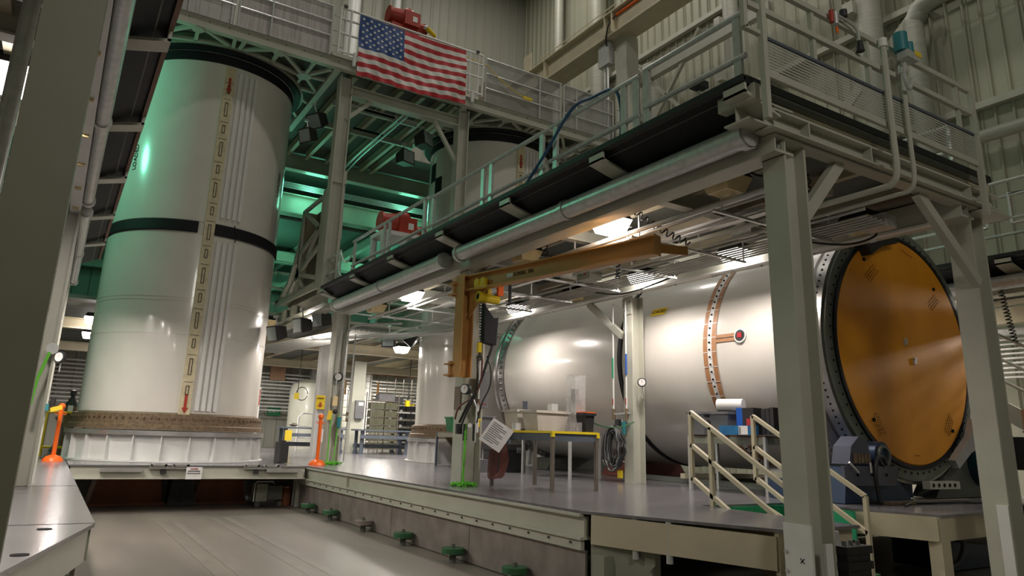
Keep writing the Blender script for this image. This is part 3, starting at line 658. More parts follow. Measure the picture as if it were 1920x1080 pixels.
# ================================================================ BOOSTERS
def vbooster(cx, cy, R, ang0, label, checker=None, low=False):
    t = thing('rocket_booster', (cx, cy, PZ), label, 'rocket booster', 'white solid rocket booster stacks')
    c = (cx, cy, 0)
    b = MB(); b.lathe([(.1, 1.95), (R-.04, 1.95), (R, 2.0), (R, 6.14), (R-.02, 6.16), (R-.02, 6.44), (R, 6.46), (R, 10.6), (R-.02, 10.62), (.1, 10.62)], c, 'z', 96); b.build('case', m_white, t)
    b = MB(); b.lathe([(R, 6.17), (R+.035, 6.19), (R+.035, 6.43), (R, 6.45)], c, 'z', 96, ang0+4.5, ang0+356.5); b.build('joint_band', m_vinyl, t)
    b = MB(); b.ring(R-.1, R+.015, 10.62, 10.86, c, 'z', 96); b.build('top_cover_band', m_vinyl, t)
    for z in (4.6, 4.52, 3.75): 
        b = MB(); b.lathe([(R, z), (R+.008, z), (R+.008, z+.03), (R, z+.03)], c, 'z', 96); b.build('hoop_weld', m_white, t)
    # base flange, bolts, and support ring
    b = MB(); b.lathe([(R-.05, 1.62), (R+.16, 1.62), (R+.16, 1.72), (R+.12, 1.74), (R+.12, 1.80), (R+.09, 1.80), (R+.09, 1.96), (R, 1.99)], c, 'z', 96); b.build('aft_flange', m_tan, t)
    b = MB()
    for k in range(90):
        a = math.radians(k*4); e = V((math.cos(a), math.sin(a), 0)); p = V(c)+e*(R+.09); b.cyl(p+V((0, 0, 1.88)), p+e*.03+V((0, 0, 1.88)), .028, n=6)
    b.build('flange_pin_row', m_tan, t)
    # systems tunnel
    def pt(a, r, z): a = math.radians(a); return V((cx+r*math.cos(a), cy+r*math.sin(a), z))
    def strip(a0, a1, z0, z1, h, nm, m, n=3):
        b = MB(); vs = []
        for i in range(n+1):
            a = a0+(a1-a0)*i/n
            for r in (R-.01, R+h):
                vs += [pt(a, r, z0), pt(a, r, z1)]
        fs = []
        for i in range(n):
            k = 4*i; fs += [(k+2, k+6, k+7, k+3), (k+0, k+2, k+6, k+4), (k+1, k+5, k+7, k+3), (k, k+1, k+5, k+4)]
        k = 4*n; fs += [(0, 1, 3, 2), (k, k+2, k+3, k+1)]
        b.add(vs, fs); return b.build(nm, m, t)
    tun = strip(ang0, ang0+6.6, 1.93, 10.55, .06, 'cable_tunnel', m_tunnel)
    z = 2.4; k = 0; am = ang0+3.3; sl = MB(); red = MB()
    while z < 10.2:
        h = .36 if k % 2 else .2
        if not 6.05 < z < 6.6:
            e = pt(am, 1, 0)-V((cx, cy, 0)); a_ = V((-e.y, e.x, 0))
            for s in (-.03, .03):
                p = pt(am, R+.065, z)+a_*s; sl.bar(p, p+V((0, 0, h)), .012, .012, (e.x, e.y, 0))
            sl.bar(pt(am, R+.065, z)-a_*.03, pt(am, R+.065, z)+a_*.03, .012, .012); sl.bar(pt(am, R+.065, z+h)-a_*.03, pt(am, R+.065, z+h)+a_*.03, .012, .012)
            q = pt(am, R+.062, z+h+.09); sl.bar(q-a_*.09, q+a_*.09, .008, .008)
        z += h+.25; k += 1
    if cy > 0: sl.build('slot_marks', m_ink, tun)
    for zz in (2.12, 9.95):
        e = pt(am, 1, 0)-V((cx, cy, 0)); a_ = V((-e.y, e.x, 0)); p = pt(am, R+.062, zz)
        b = MB(); b.prism([p-a_*.03, p+a_*.03, p+a_*.03+V((0, 0, .3)), p-a_*.03+V((0, 0, .3))], e*.008); b.prism([p-a_*.07+V((0,0,0)), p+V((0, 0, -.13)), p+a_*.07], e*.01); b.build('red_arrow', m_red, tun)
    for i in range(4):
        a = ang0+9.2+i*3.9
        strip(a, a+2.3, 2.06, 6.02, .05, 'white_cable_cover', m_white2, 2)
        strip(a, a+2.3, 6.62, 10.45, .05, 'white_cable_cover', m_white2, 2)
    # LOADED lettering reading up the case
    for a, z in ((ang0-56, 8.05), (ang0+60, 8.05)):
        e = pt(a, 1, 0)-V((cx, cy, 0)); a_ = V((-e.y, e.x, 0))
        text('LOADED', .17, pt(a, R+.006, z), (0, 0, 1), (-a_.x, -a_.y, 0), m_ink, t, 'stencil', .002)
    # support stand
    st = thing('support_stand', (cx, cy, PZ), 'white ribbed aluminium ring stand under the %s booster' % ('left' if cx < 5 else 'rear'), 'stand', 'white booster ring stands')
    b = MB(); b.lathe([(R-.3, .95), (R+.04, .95), (R+.08, 1.5)], c, 'z', 96); b.build('drum_wall', m_white2, st)
    b = MB(); b.ring(R-.2, R+.2, 1.5, 1.60, c, 'z', 96); b.build('top_ring', m_alum, st)
    b = MB(); b.ring(R-.2, R+.24, .935, .97, c, 'z', 96); b.build('base_ring', m_white2, st)
    for k in range(24):
        a = math.radians(ang0+k*15+8); e = V((math.cos(a), math.sin(a), 0)); a_ = V((-e.y, e.x, 0)); p = V(c)
        b = MB(); b.prism([p+e*(R+.03)+a_*-.012+V((0,0,.97)), p+e*(R+.18)+a_*-.012+V((0,0,.97)), p+e*(R+.17)+a_*-.012+V((0,0,1.5)), p+e*(R+.05)+a_*-.012+V((0,0,1.5))], a_*.024); b.build('rib', m_white2, st)
    return t
vb1 = vbooster(2.55, 19.74, 2.02, -93.5, 'tall upright white booster on the left with black band, green light on its side')
vb2 = vbooster(11.3, 19.6, 2.0, -95.5, 'upright white booster behind the walkway with black square marks near its top')
b = MB()
for a0, z0 in ((169.5, 9.55), (180.6, 9.0)):
    vs = []; n = 5
    for i in range(n+1):
        a = math.radians(a0+11*i/n)
        for z in (z0, z0+.62): vs.append((11.3+2.006*math.cos(a), 19.6+2.006*math.sin(a), z+.02))
    b.add(vs, [(2*i, 2*i+2, 2*i+3, 2*i+1) for i in range(n)])
b.build('square_mark', m_ink, vb2)
MB().tube([(3.12, 17.78, 6.5), (3.16, 17.76, 6.35), (3.22, 17.8, 6.2), (3.16, 17.78, 6.08)], .012).build('strap_tail', m_cable, vb1)

# ---- horizontal booster segment on its cradle
HX, HZ, HR = 11.97, 3.33, 2.1
hb = thing('booster_segment', (HX, 11.5, 1.2), 'huge white booster segment lying on its side with an orange end cover', 'rocket segment')
c = (HX, 0, HZ)
MB().lathe([(HR-.02, 7.2), (HR, 7.25), (HR, 11.36), (HR-.01, 11.36), (HR-.01, 11.5), (HR, 11.5), (HR, 15.98), (HR-.03, 16.02), (.1, 16.02)], c, 'y', 128).build('case', m_white, hb)
MB().lathe([(HR, 11.37), (HR+.02, 11.38), (HR+.02, 11.49), (HR, 11.5)], c, 'y', 128).build('black_strap', m_vinyl, hb)
MB().lathe([(HR-.2, 16.0), (HR+.02, 16.0), (HR+.03, 16.12), (HR+.03, 16.3), (HR+.06, 16.32), (HR+.06, 16.42), (HR-.02, 16.42), (HR-.02, 16.5), (HR-.3, 16.5)], c, 'y', 128).build('far_joint_ring', m_steel, hb)
for k in range(96):
    if 90 < k*3.75 < 270:
        a = math.radians(k*3.75); e = V((math.cos(a), 0, math.sin(a)))
        if k*3.75 < 268: MB().cyl(V(c)+e*(HR+.02)+V((0, 16.1, 0)), V(c)+e*(HR+.09)+V((0, 16.1, 0)), .034, n=8).build('joint_pin', m_steel, hb)
MB().lathe([(HR, 7.22), (HR+.03, 7.2), (HR+.03, 7.0), (HR-.01, 6.98), (HR-.01, 6.9), (HR+.07, 6.88), (HR+.07, 6.70), (HR-.2, 6.70)], c, 'y', 128).build('near_joint_ring', m_steel, hb)
b = MB()
for k in range(60):
    a = math.radians(100+k*2.9); e = V((math.cos(a), 0, math.sin(a)))
    b.cyl(V(c)+e*(HR+.065)+V((0, 6.80, 0)), V(c)+e*(HR+.076)+V((0, 6.80, 0)), .018, n=8)
b.build('pin_holes', m_ink, hb)
b = MB()
for k in range(56):
    a = math.radians(98+k*3.2); e = V((math.cos(a), 0, math.sin(a)))
    b.cyl(V(c)+e*(HR)+V((0, 7.27, 0)), V(c)+e*(HR+.04)+V((0, 7.27, 0)), .018, n=8)
b.build('clip_row', m_pebble, hb)
MB().ring(HR-.22, HR+.02, 6.66, 6.70, c, 'y', 128).build('end_flange', m_flange, hb)
b = MB()
for k in range(72):
    a = math.radians(k*5); e = V((math.cos(a), 0, math.sin(a))); p = V(c)+e*(HR-.10)
    b.cyl(p+V((0, 6.662, 0)), p+V((0, 6.652, 0)), .018, n=8)
b.build('bolt_holes', m_ink, hb)
MB().ring(HR-.22, HR-.16, 6.62, 6.67, c, 'y', 128).build('rubber_seal', m_vinyl, hb)
oc_ = MB().lathe([(.001, 6.60), (HR-.24, 6.62), (HR-.20, 6.66), (HR-.20, 6.7), (.001, 6.7)], c, 'y', 128).build('orange_end_cover', m_orange, hb)
yf = 6.595
for x, z, r in ((HX-1.0, HZ+1.38, .03), (HX+1.05, HZ+1.15, .03), (HX-1.15, HZ-1.2, .03), (HX+1.12, HZ-1.3, .03)):
    MB().cyl((x, 6.62, z), (x, yf, z), r, n=10).build('cover_bolt_hole', m_ink, oc_)
for x, z in ((HX-.08, HZ+.10), (HX+.14, HZ-.2)):
    b = MB(); b.box(x-.03, x+.03, yf-.03, 6.61, z-.05, z+.02); b.cyl((x, yf-.04, z+.04), (x, yf, z+.04), .025, n=8); b.build('lifting_lug', m_galv, oc_)
sc_ = MB(); rr = random.Random(3)
for (x, z, ang) in ((HX-.88, HZ+1.22, 40), (HX+.92, HZ+.95, 35), (HX-.98, HZ-1.22, -60), (HX+.95, HZ-1.18, 55), (HX+.02, HZ-1.72, 0), (HX+.30, HZ+1.68, -15)):
    ca, sa = math.cos(math.radians(ang)), math.sin(math.radians(ang))
    for row in range(1 if ang in (0, -15) else 4):
        s = -.18+rr.random()*.05
        while s < .18:
            l = .015+rr.random()*.04; o_ = -row*.05
            sc_.bar((x+ca*s-sa*o_, 6.606, z+sa*s+ca*o_), (x+ca*(s+l)-sa*o_, 6.606, z+sa*(s+l)+ca*o_), .004, .008, (0, 0, 1)); s += l+.018
            if ang == 0 and s > 0: break
sc_.build('handwritten_marks', m_ink, oc_)
# lifting ear on the rim and its covering
b = MB(); 
b.ring(HR-.34, HR-.02, 6.44, 6.66, c, 'y', 40, 98, 126); b.build('lifting_ear', m_black, hb)
b = MB(); b.tube([V(c)+V((math.cos(math.radians(a))*(HR-.2), 6.48, math.sin(math.radians(a))*(HR-.2))) for a in range(96, 112, 2)], .05); b.build('chain_bundle', m_dark, hb)
# segmented tape band and its T branch
def hp(a, y, r): a = math.radians(a); return V((HX+r*math.cos(a), y, HZ+r*math.sin(a)))
for y0, y1, m, nm in ((8.83, 8.93, m_pebble, 'tan_tape_strip'), (9.03, 9.13, m_pebble, 'tan_tape_strip'), (8.93, 9.03, m_white2, 'white_tape_strip')):
    b = MB(); n = 60; vs = []
    for i in range(n+1):
        a = 100+150*i/n
        for y in (y0, y1): vs.append(hp(a, y, HR+.012))
    b.add(vs, [(2*i, 2*i+1, 2*i+3, 2*i+2) for i in range(n)]); b.build(nm, m, hb)
b = MB(); g_ = MB()
for k in range(42):
    a = 102+3.55*k; e = hp(a, 0, 1)-hp(a, 0, 0); p = hp(a, 8.98, HR+.01); b.cyl(p, p+e*.02, .017, n=8)
    if k % 2 == 0:
        for yy in (8.88, 9.08):
            p = hp(a+1.2, yy, HR+.016); tt = V((-e.z, 0, e.x)); g_.bar(p-V((0, .05, 0)), p+V((0, .05, 0)), .012, .004, (e.x, 0, e.z))
b.build('rivet_dots', m_ink, hb); g_.build('strip_joints', m_white2, hb)
for (a, m) in ((176.2, m_pebble), (174.1, m_pebble)):
    b = MB(); vs = [hp(a-.7, 8.35, HR+.014), hp(a-.7, 8.83, HR+.014), hp(a+.9, 8.35, HR+.014), hp(a+.9, 8.83, HR+.014)]; b.add(vs, [(0, 1, 3, 2)]); b.build('branch_strip', m, hb)
p = hp(175.1, 8.28, HR); b = MB(); b.cyl(p, p+V((-.035, 0, .003)), .1, n=24); b.build('round_port', m_dkbin, hb)
b = MB(); b.cyl(p, p+V((-.03, 0, .003)), .125, n=24); b.build('port_ring', m_white2, hb)
b = MB(); b.prism([p+V((-.04, .05, -.03)), p+V((-.04, -.05, -.03)), p+V((-.04, -.04, .05)), p+V((-.04, .04, .05))], (-.006, 0, 0)); b.build('red_mark', m_fr, hb)
# LOADED label
a = 155; e = hp(a, 0, 1)-hp(a, 0, 0); up = V((-e.z, 0, e.x))*-1; yd = V((0, -1, 0))
if up.z < 0: up = -up
pl = hp(a, 10.43, HR+.02)
b = MB(); k1 = yd*.2; k2 = up*.075; b.prism([pl-k1-k2-yd*.03, pl+k1-k2-yd*.03, pl+k1+k2+yd*.03, pl-k1+k2+yd*.03], e*.004); lb = b.build('yellow_label', m_signy, hb)
text('LOADED', .10, pl+e*.008, yd, up, m_ink, lb, 'lettering', .001)
# faint square mark
# cradle, rollers, cart
ca = thing('segment_cart', (HX, 6.4, PZ), 'dark blue roller cart carrying the near end of the white cylinder', 'cart')
b = MB(); b.box(9.4, 12.2, 6.9, 7.5, .94, 1.22); b.prism([(9.6, 6.4, .94), (11.3, 6.4, .94), (10.75, 6.4, 1.42), (9.7, 6.4, 1.42)], (0, .6, 0)); b.build('base_frame', m_blue, ca)
b = MB(); b.prism([(9.5, 6.3, 1.18), (10.72, 6.3, 1.18), (10.85, 6.3, 1.45), (9.5, 6.3, 1.45)], (0, .05, 0)); b.build('front_plate', mat('slate_plate', (.10, .105, .14), .35, .2), ca)
for x in (9.8, 10.15, 10.5): MB().cyl((x, 6.31, 1.33), (x, 6.29, 1.33), .022, n=8).build('plate_hole', m_ink, ca)
b = MB(); b.prism([(9.70, 6.35, 1.47), (10.22, 6.35, 1.47), (10.2, 6.35, 1.78), (9.98, 6.35, 1.86), (9.78, 6.35, 1.72)], (0, .28, 0)); b.build('roller_bracket', mat('slate_bracket', (.085, .09, .13), .35, .2), ca)
MB().cyl((10.5, 6.33, 1.60), (10.5, 6.6, 1.60), .20, n=28).build('roller', m_blue, ca)
MB().ring(.11, .15, 6.29, 6.33, (10.5, 0, 1.60), 'y', 28).build('roller_rim', m_dark, ca)
b = MB(); 
for k in range(5): b.box(9.8+k*.08, 9.86+k*.08, 6.32, 6.35, 1.49, 1.62)
b.build('bearing_block', m_tan, ca)
MB().tube(curve([(10.15, 6.22, .95), (10.1, 6.22, 1.3), (10.15, 6.22, 1.52), (10.3, 6.22, 1.58), (10.42, 6.24, 1.48)]), .03).build('hose', m_cable, ca)
for k in range(2): MB().tube([(9.55+.5*k, 6.25, 1.50), (9.75+.3*k, 6.25, 1.36)], .015).build('linkage', m_galv, ca)
rl = thing('segment_cart', (13.5, 7, PZ), 'dark machinery cradle under the right side of the orange end', 'cart')
b = MB(); b.prism([(12.6, 6.75, .94), (14.6, 6.75, .94), (14.6, 6.75, 1.9), (13.9, 6.75, 2.0), (12.9, 6.75, 1.25)], (0, .4, 0)); b.build('base_frame', m_dark, rl)
b = MB(); b.prism([(12.75, 6.45, 1.55), (13.35, 6.45, 1.95), (13.55, 6.45, 2.25), (14.1, 6.45, 2.2), (14.2, 6.45, 1.95), (13.3, 6.45, 1.68), (12.85, 6.45, 1.42)], (0, .12, 0)); b.build('white_arm', mat('satin_white_casting', (.36, .37, .38), .25, .3), rl)
MB().cyl((13.75, 6.44, 2.06), (13.75, 6.46, 2.06), .1, n=16).build('arm_hole', m_ink, rl)
MB().cyl((14.1, 6.6, 1.5), (14.1, 6.75, 1.5), .38, n=24).build('gear_housing', mat('deep_teal_casting', (.01, .04, .05), .4), rl)
b = MB(); b.box(12.0, 12.9, 6.5, 6.62, 1.10, 1.22); 
b.build('perforated_bar', m_cream, rl)
for k in range(5): MB().cyl((12.1+k*.16, 6.49, 1.16), (12.1+k*.16, 6.5, 1.16), .03, n=8).build('bar_hole', m_ink, rl)
for (x, y, z, l) in ((11.9, 12.6, .94, 'red brown support block under the white cylinder near its black strap'), (12, 15.6, .94, 'dark support block under the far end of the white cylinder')):
    b = MB(); b.prism([(x-1.0, y, z), (x+1.0, y, z), (x+.8, y, z+.28), (x-.8, y, z+.28)], (0, .7, 0)); b.build('cradle_block', m_brick if y < 13 else m_dark, None, l, 'support')
t = thing('cart_rails', (12, 11, PZ), 'pair of dark transport rails on the platform under the white cylinder', 'rail')
for x in (10.9, 13.0): MB().box(x-.09, x+.09, 7.6, 12.5, .935, 1.03).build('rail', m_dark, t)
for y in (8.6, 10.4): MB().box(10.6, 13.3, y, y+.12, 1.03, 1.12).build('cross_tie', m_cream2, t)
for k, (pts, l) in enumerate((([(9.9, 6.3, .96), (11, 6.1, .96), (12.4, 6.0, .97), (13.6, 6.2, .97)], 'thick black cable lying on deck before the orange end'), ([(10.2, 5.9, .95), (11.2, 6.2, .95), (12.6, 5.8, .95)], 'thin black hose lying on the right deck plate'))):
    MB().tube(curve(pts), .025-.01*k).build('floor_cable', m_cable, None, l, 'cable')
MB().box(10.2, 12.6, 6.1, 6.3, .935, .97).build('metal_strip', m_tan, None, 'flat metal strip lying on deck under the orange end', 'strip')

# ================================================================ UPPER BALCONY
BZ = 11.24; BY = 16.9
ub = thing('upper_balcony', (6, 18, 11.0), 'high steel balcony with open star-braced frames around the booster tops', 'balcony')
b = MB(); b.box(-3, 14.8, BY, BY+.05, 10.99, BZ); b.box(-3, 14.8, BY-.05, BY+.12, 10.97, 11.0); b.box(-3, 14.8, BY-.05, BY+.1, BZ-.02, BZ); b.build('front_beam', m_cream, ub)
b = MB(); b.box(-3, 14.8, BY-.06, BY+.10, BZ, BZ+.02); b.build('edge_strip', m_dark, ub)
b = MB(); x = -2.8
while x < 14.6:
    b.cyl((x, BY-.01, 11.17), (x, BY, 11.17), .018, n=6); x += .46
b.build('bolt_row', m_dark, ub)
FR = [((.12, 16.95), (.08, 17.44)), ((.15, 17.44), (.81, 16.98)), ((.96, 17.1), (.93, 17.62)), ((1.10, 17.0), (1.70, 17.72)), ((.15, 17.46), (.9, 17.62)), ((.9, 17.62), (1.85, 17.95)),
      ((1.87, 16.95), (1.85, 17.8)), ((2.36, 17.1), (1.9, 17.8)), ((1.9, 17.84), (2.42, 17.8)), ((1.82, 17.95), (1.80, 18.5)), ((1.94, 17.95), (2.4, 18.6)), ((1.85, 18.66), (2.42, 18.68)), ((2.1, 19.2), (2.45, 19.5)), ((2.2, 20.2), (2.45, 20.6))]
def deck_frame(cx, cy, R):
    MB().ring(R+.20, R+.27, 10.95, BZ-.04, (cx, cy, 0), 'z', 72).build('opening_ring', m_grey, ub)
    z = 11.0
    for s in (1, -1):
        f = MB()
        for (p, q) in FR: f.bar((cx+s*p[0], p[1], z), (cx+s*q[0], q[1], z), .085, .08)
        f.cyl((cx+s*1.85, 17.86, z-.05), (cx+s*1.85, 17.86, z+.03), .2, n=8); f.cyl((cx+s*.97, 17.02, z-.05), (cx+s*.97, 17.02, z+.03), .16, n=6)
        f.bar((cx+s*2.48, BY+.05, z-.02), (cx+s*2.5, 21.6, z-.02), .16, .14)
        f.build('star_brace', m_cream, ub)
deck_frame(2.55, 19.74, 2.02); deck_frame(11.3, 19.6, 2.0)
for cx, cy, R in ((2.55, 19.74, 2.02), (11.3, 19.6, 2.0)):
    MB().ring(R+.02, R+.20, 10.86, 10.96, (cx, cy, 0), 'z', 72).build('gasket_ring', m_vinyl, ub)
slab([(-3, BY+.05), (.04, BY+.05), (.04, 22.2), (-3, 22.2)], BZ-.04, BZ-.01).build('deck_plate', m_dark, ub)
slab([(5.06, BY+.05), (8.8, BY+.05), (8.8, 22.2), (5.06, 22.2)], BZ-.04, BZ-.01).build('deck_plate', m_dark, ub)
slab([(-3, 22.2), (14.8, 22.2), (14.8, 34), (-3, 34)], BZ-.04, BZ-.01).build('deck_plate', m_dark, ub)
for cx in (2.55, 11.3):
    b = MB(); n = 24; pts = []
    for i in range(n+1):
        a = math.radians(180+180*i/n); pts.append((cx+2.24*math.cos(a), 19.72+2.24*math.sin(a)))
    for i in range(n):
        (xa, ya), (xb, yb_) = pts[i], pts[i+1]; b.prism([(xa, ya, BZ-.04), (xb, yb_, BZ-.04), (xb, BY+.05, BZ-.04), (xa, BY+.05, BZ-.04)], (0, 0, .03))
    for s in (-1, 1): b.prism([(cx+s*2.24, BY+.05, BZ-.04), (cx+s*2.5, BY+.05, BZ-.04), (cx+s*2.5, 22.2, BZ-.04), (cx+s*2.24, 22.2, BZ-.04)], (0, 0, .03))
    b.build('deck_plate', m_dark, ub)
b = MB()
for x in (5.6, 6.25, 6.95, 7.6, 8.25, 8.65): b.ib((x, BY+.2, 11.06), (x, 23.8, 11.06), .12, .24)
b.build('joists', m_cream2, ub)
b = MB(); b.ib((5.5, 17.25, 10.56), (8.8, 17.25, 10.56), .3, .28); b.build('cross_beam', m_cream, ub)
b = MB(); b.box(5.5, 8.1, 18.6, 18.7, 10.75, 10.92); b.box(5.5, 8.7, 20.2, 20.3, 10.75, 10.92); b.build('rear_cross_beams', m_cream, ub)
for p, q in (((6.1, 17.25, 10.42), (5.45, 17.25, 9.75)), ((8.05, 17.25, 10.42), (8.82, 17.25, 9.3))): MB().bar(p, q, .1, .1, (0, 1, 0)).build('knee_brace', m_cream, ub)
for (x, y) in ((6.3, 18.3), (6.5, 19.7)): MB().bar((x, y, 10.7), (x+.95, y, 10.7), .05, .06).build('black_bar', m_ink, ub)
for k, x in enumerate((7.35, 7.5)):
    MB().tube(curve([(x, 17.9, 10.68), (x, 19.5, 10.68), (x, 22, 10.66), (x-.1, 23.3, 10.3), (x-.1, 23.6, 10.0)]), .03).build('conduit', m_galv, None, 'long conduit under the balcony joists, %s of the pair' % ('left' if k == 0 else 'right'), 'pipe')
# bay girders behind
bb = thing('bay_girder', (7, 24, 10.4), 'deep olive girder crossing the green bay behind the boosters', 'girder'); 
MB().box(-8, 15.5, 24.0, 24.08, 10.58, 11.15).build('web', m_grey, bb)
b = MB(); b.box(-8, 15.5, 23.9, 24.2, 10.55, 10.58); b.build('flange', m_cream, bb)
b2 = thing('bay_girder', (7, 26, 9.2), 'bright green lit girder below the deep olive one in the bay', 'girder')
b = MB(); b.ib((-8, 26, 9.9), (15.5, 26, 9.9), .5, .75, .04); b.build('web', m_cream, b2)
b = MB()
for k in range(5): b.tube([(-8, 25.4+k*.03, 10.35+.06*k), (13.2, 25.4+k*.03, 10.35+.06*k)], .018, 5)
b.build('conduit_bundle', m_galv, None, 'bundle of thin conduits between the two bay girders', 'conduits', kind='stuff')
# third floor slab with joists in the bay
t = thing('bay_floor', (5, 30, 8.4), 'dark upper bay floor with diagonal joists beyond the green girders', 'floor deck')
MB().box(-8, 16, 26.5, 35.9, 9.45, 9.55).build('deck_plate', m_dark, t)
b = MB()
for x in range(-6, 16, 2): b.ib((x, 26.4, 9.25), (x, 35.5, 9.25), .2, .34)
b.build('joists', m_cream, t)
b = MB(); b.ib((-8, 30.5, 8.9), (15.5, 30.5, 8.9), .3, .5); b.ib((-8, 34.5, 8.4), (15.5, 34.5, 8.4), .3, .4); b.build('cross_beams', m_cream, t)
b = MB(); b.bar((6.2, 33, 7.0), (9.4, 33, 9.0), .12, .12, (0, 1, 0)); b.build('brace', m_cream, t)
# mid level floor (z 4.9) behind
t = thing('bay_floor', (5, 30, 4.6), 'lower bay floor with joists over the work area at the back', 'floor deck')
MB().box(-8, 16, 22.2, 35.9, 4.98, 5.08).build('deck_plate', m_dark, t)
b = MB()
for x in range(-7, 17, 2): b.ib((x+.4, 22.2, 4.82), (x+.4, 35.6, 4.82), .2, .32)
b.ib((-8, 23.9, 4.5), (16, 23.9, 4.5), .3, .3); b.ib((-8, 30, 4.4), (16, 30, 4.4), .3, .3); b.build('joists', m_cream2, t)
for i, z in enumerate((6.0, 5.5)):
    MB().tube([(4.9, 22.4, z), (15.2, 22.4, z)], .035).build('rail', m_galv, t)
MB().box(5.0, 15.2, 22.25, 22.3, 5.05, 5.2).build('toe_board', m_cream, t)
b = MB(); b.ib((5.42, 17.2, 4.92), (5.42, 23.2, 4.92), .26, .3); b.bar((5.55, 17.2, 4.7), (5.55, 23.5, 4.62), .3, .04); b.build('edge_beam', m_cream, t)
b = MB(); 
for y in (19.6, 20.6): b.box(5.25, 5.34, y, y+.25, 4.8, 5.05)
b.build('pivot_block', m_cream, t)
# louvred bay lamps (lit)
for (x, y, z, l) in ((7.9, 25.0, 11.42-.2, 'lit louvred lamp in the green bay, left one'), (10.2, 25.0, 11.36-.2, 'lit louvred lamp in the green bay, right one')):
    t = thing('louvred_lamp', (x, y, z), l, 'lamp', 'louvred bay lamps')
    MB().box(x-.26, x+.26, y-.02, y+.02, z-.02, z+.26).build('lens', mat('cool_lit_lens', (1, 1, 1), emit=9), t)
    b = MB()
    for k in range(5): b.box(x-.28, x+.28, y-.10, y-.03, z+.0+k*.06, z+.02+k*.06)
    b.build('louvre', m_galv, t)
b = MB()
for k in range(7): b.box(7, 13.2, 24.7, 24.75, 11.18+k*.03, 11.19+k*.03)
b.build('slatted_screen', m_galv, None, 'long slatted metal screen above the deep olive bay girder', 'screen')

# folded service panel with curved cut-out
fp = thing('folded_service_panel', (5.4, 19, 5.3), 'folded cream access panel with a curved cut-out standing at the walkway end', 'panel')
pa = [(17.75, 7.86), (17.75, 5.31)]
outer = [(18.07, 7.86), (19.94, 7.86), (20.07, 7.03), (20.44, 6.4), (20.87, 5.93), (21.5, 5.6), (22.09, 5.45), (22.04, 5.33), (17.8, 5.31)]
b = MB(); 
def yb(p, q, w=.11): b.bar((5.36, p[0], p[1]), (5.36, q[0], q[1]), w, .06, (1, 0, 0))
for i in range(1, 6): yb(outer[i], outer[i+1], .12)
yb((17.8, 5.38), (22.05, 5.42), .2); yb((18.0, 7.82), (19.95, 7.82), .12); yb((18.1, 7.8), (18.1, 5.4), .2)
hub = (20.0, 6.0); hub2 = (18.3, 7.0)
for q in ((19.2, 5.45), (20.9, 5.5), (18.25, 6.45), (18.2, 5.6), (19.95, 7.0)): yb(hub, q, .12)
yb((19.75, 7.75), (18.3, 7.0), .12); yb((19.9, 6.6), (18.3, 7.0), .1); yb((18.3, 7.0), (19.2, 6.3), .12); yb((20.0, 5.9), (20.0, 5.4), .08); yb((19.88, 7.8), (20.0, 6.2), .06)
b.cyl((5.33, 20.0, 6.0), (5.38, 20.0, 6.0), .22, n=6); b.build('face_frame', m_cream, fp)
b = MB(); vs = []
arc = [(19.98, 7.86), (20.0, 7.4), (20.1, 7.0), (20.25, 6.65), (20.44, 6.38), (20.7, 6.08), (21.0, 5.85), (21.5, 5.6), (22.09, 5.42)]
for y, z in arc: vs += [(5.36, y, z), (5.80, y, z)]
b.add(vs, [(2*i, 2*i+2, 2*i+3, 2*i+1) for i in range(len(arc)-1)]); b.build('curved_rim', m_cream2, fp)
b = MB(); b.prism([(5.74, y, z) for y, z in [(18.0, 7.84)]+arc+[(22.04, 5.33), (17.8, 5.33)]], (.03, 0, 0)); b.build('back_plate', m_leg, fp)
MB().box(5.3, 5.62, 17.25, 18.05, 5.25, 7.95).build('hinge_box', m_cream, fp)
b = MB(); b.prism([(5.25, 17.2, 7.95), (5.62, 17.2, 7.95), (5.62, 17.2, 8.35), (5.45, 17.2, 8.15)], (0, .1, 0)); b.build('top_gusset', m_cream, fp)
MB().box(5.64, 5.65, 17.3, 17.5, 6.5, 7.1).build('paper_notice', m_paper, fp)

# balcony rails (left, mesh sheets)
def brail(x0, x1, xs, label, z1, zr, sheet=m_wire, zb=BZ):
    t = thing('balcony_rail', ((x0+x1)/2, BY, zb), label, 'railing', 'upper balcony rails')
    for z in [z1]+zr: MB().tube([(x0, BY+.03, z), (x1, BY+.03, z)], .03, 7).build('rail', m_galv, t)
    for x in xs: MB().tube([(x, BY+.03, zb), (x, BY+.03, z1)], .03, 7).build('post', m_galv, t)
    MB().box(x0, x1, BY+.075, BY+.08, zb+.02, z1).build('mesh_sheet', sheet, t)
    return t
brail(-1.9, 2.33, (-1.9, .2, 1.3, 2.27), 'mesh rail on the balcony directly above the left booster, left section', 12.73, [11.85, 12.27], m_wire)
brail(2.43, 4.77, (2.43, 3.22, 4.75), 'ribbed sheet rail section left of the flag', 12.73, [11.85, 12.27], m_sheet)
brail(9.5, 12.3, (9.5, 11.46, 12.25), 'mesh rail section just right of the flag', 12.73, [12.24, 11.76])
brail(12.4, 14.45, (12.4, 12.9, 14.43), 'mesh rail section at the right end of the balcony', 12.73, [12.24, 11.76])
t = thing('balcony_gate', (7.5, 17.5, 11.7), 'white double-rail gate on the balcony that carries the flag', 'gate')
for z in (12.75, 12.43, 12.0, 11.47): MB().tube([(4.96, 16.88, z), (9.36, 16.88, z)], .032, 8).build('rail', m_white2, t)
for x in (4.96, 5.25, 8.91, 9.2, 9.36): MB().tube([(x, 16.88, 11.4), (x, 16.88, 12.75)], .035, 8).build('upright', m_white2, t)
for x in (5.06, 9.15): MB().ball((x, 16.84, 12.80), .06, 8).build('hinge_knob', m_dark, t)
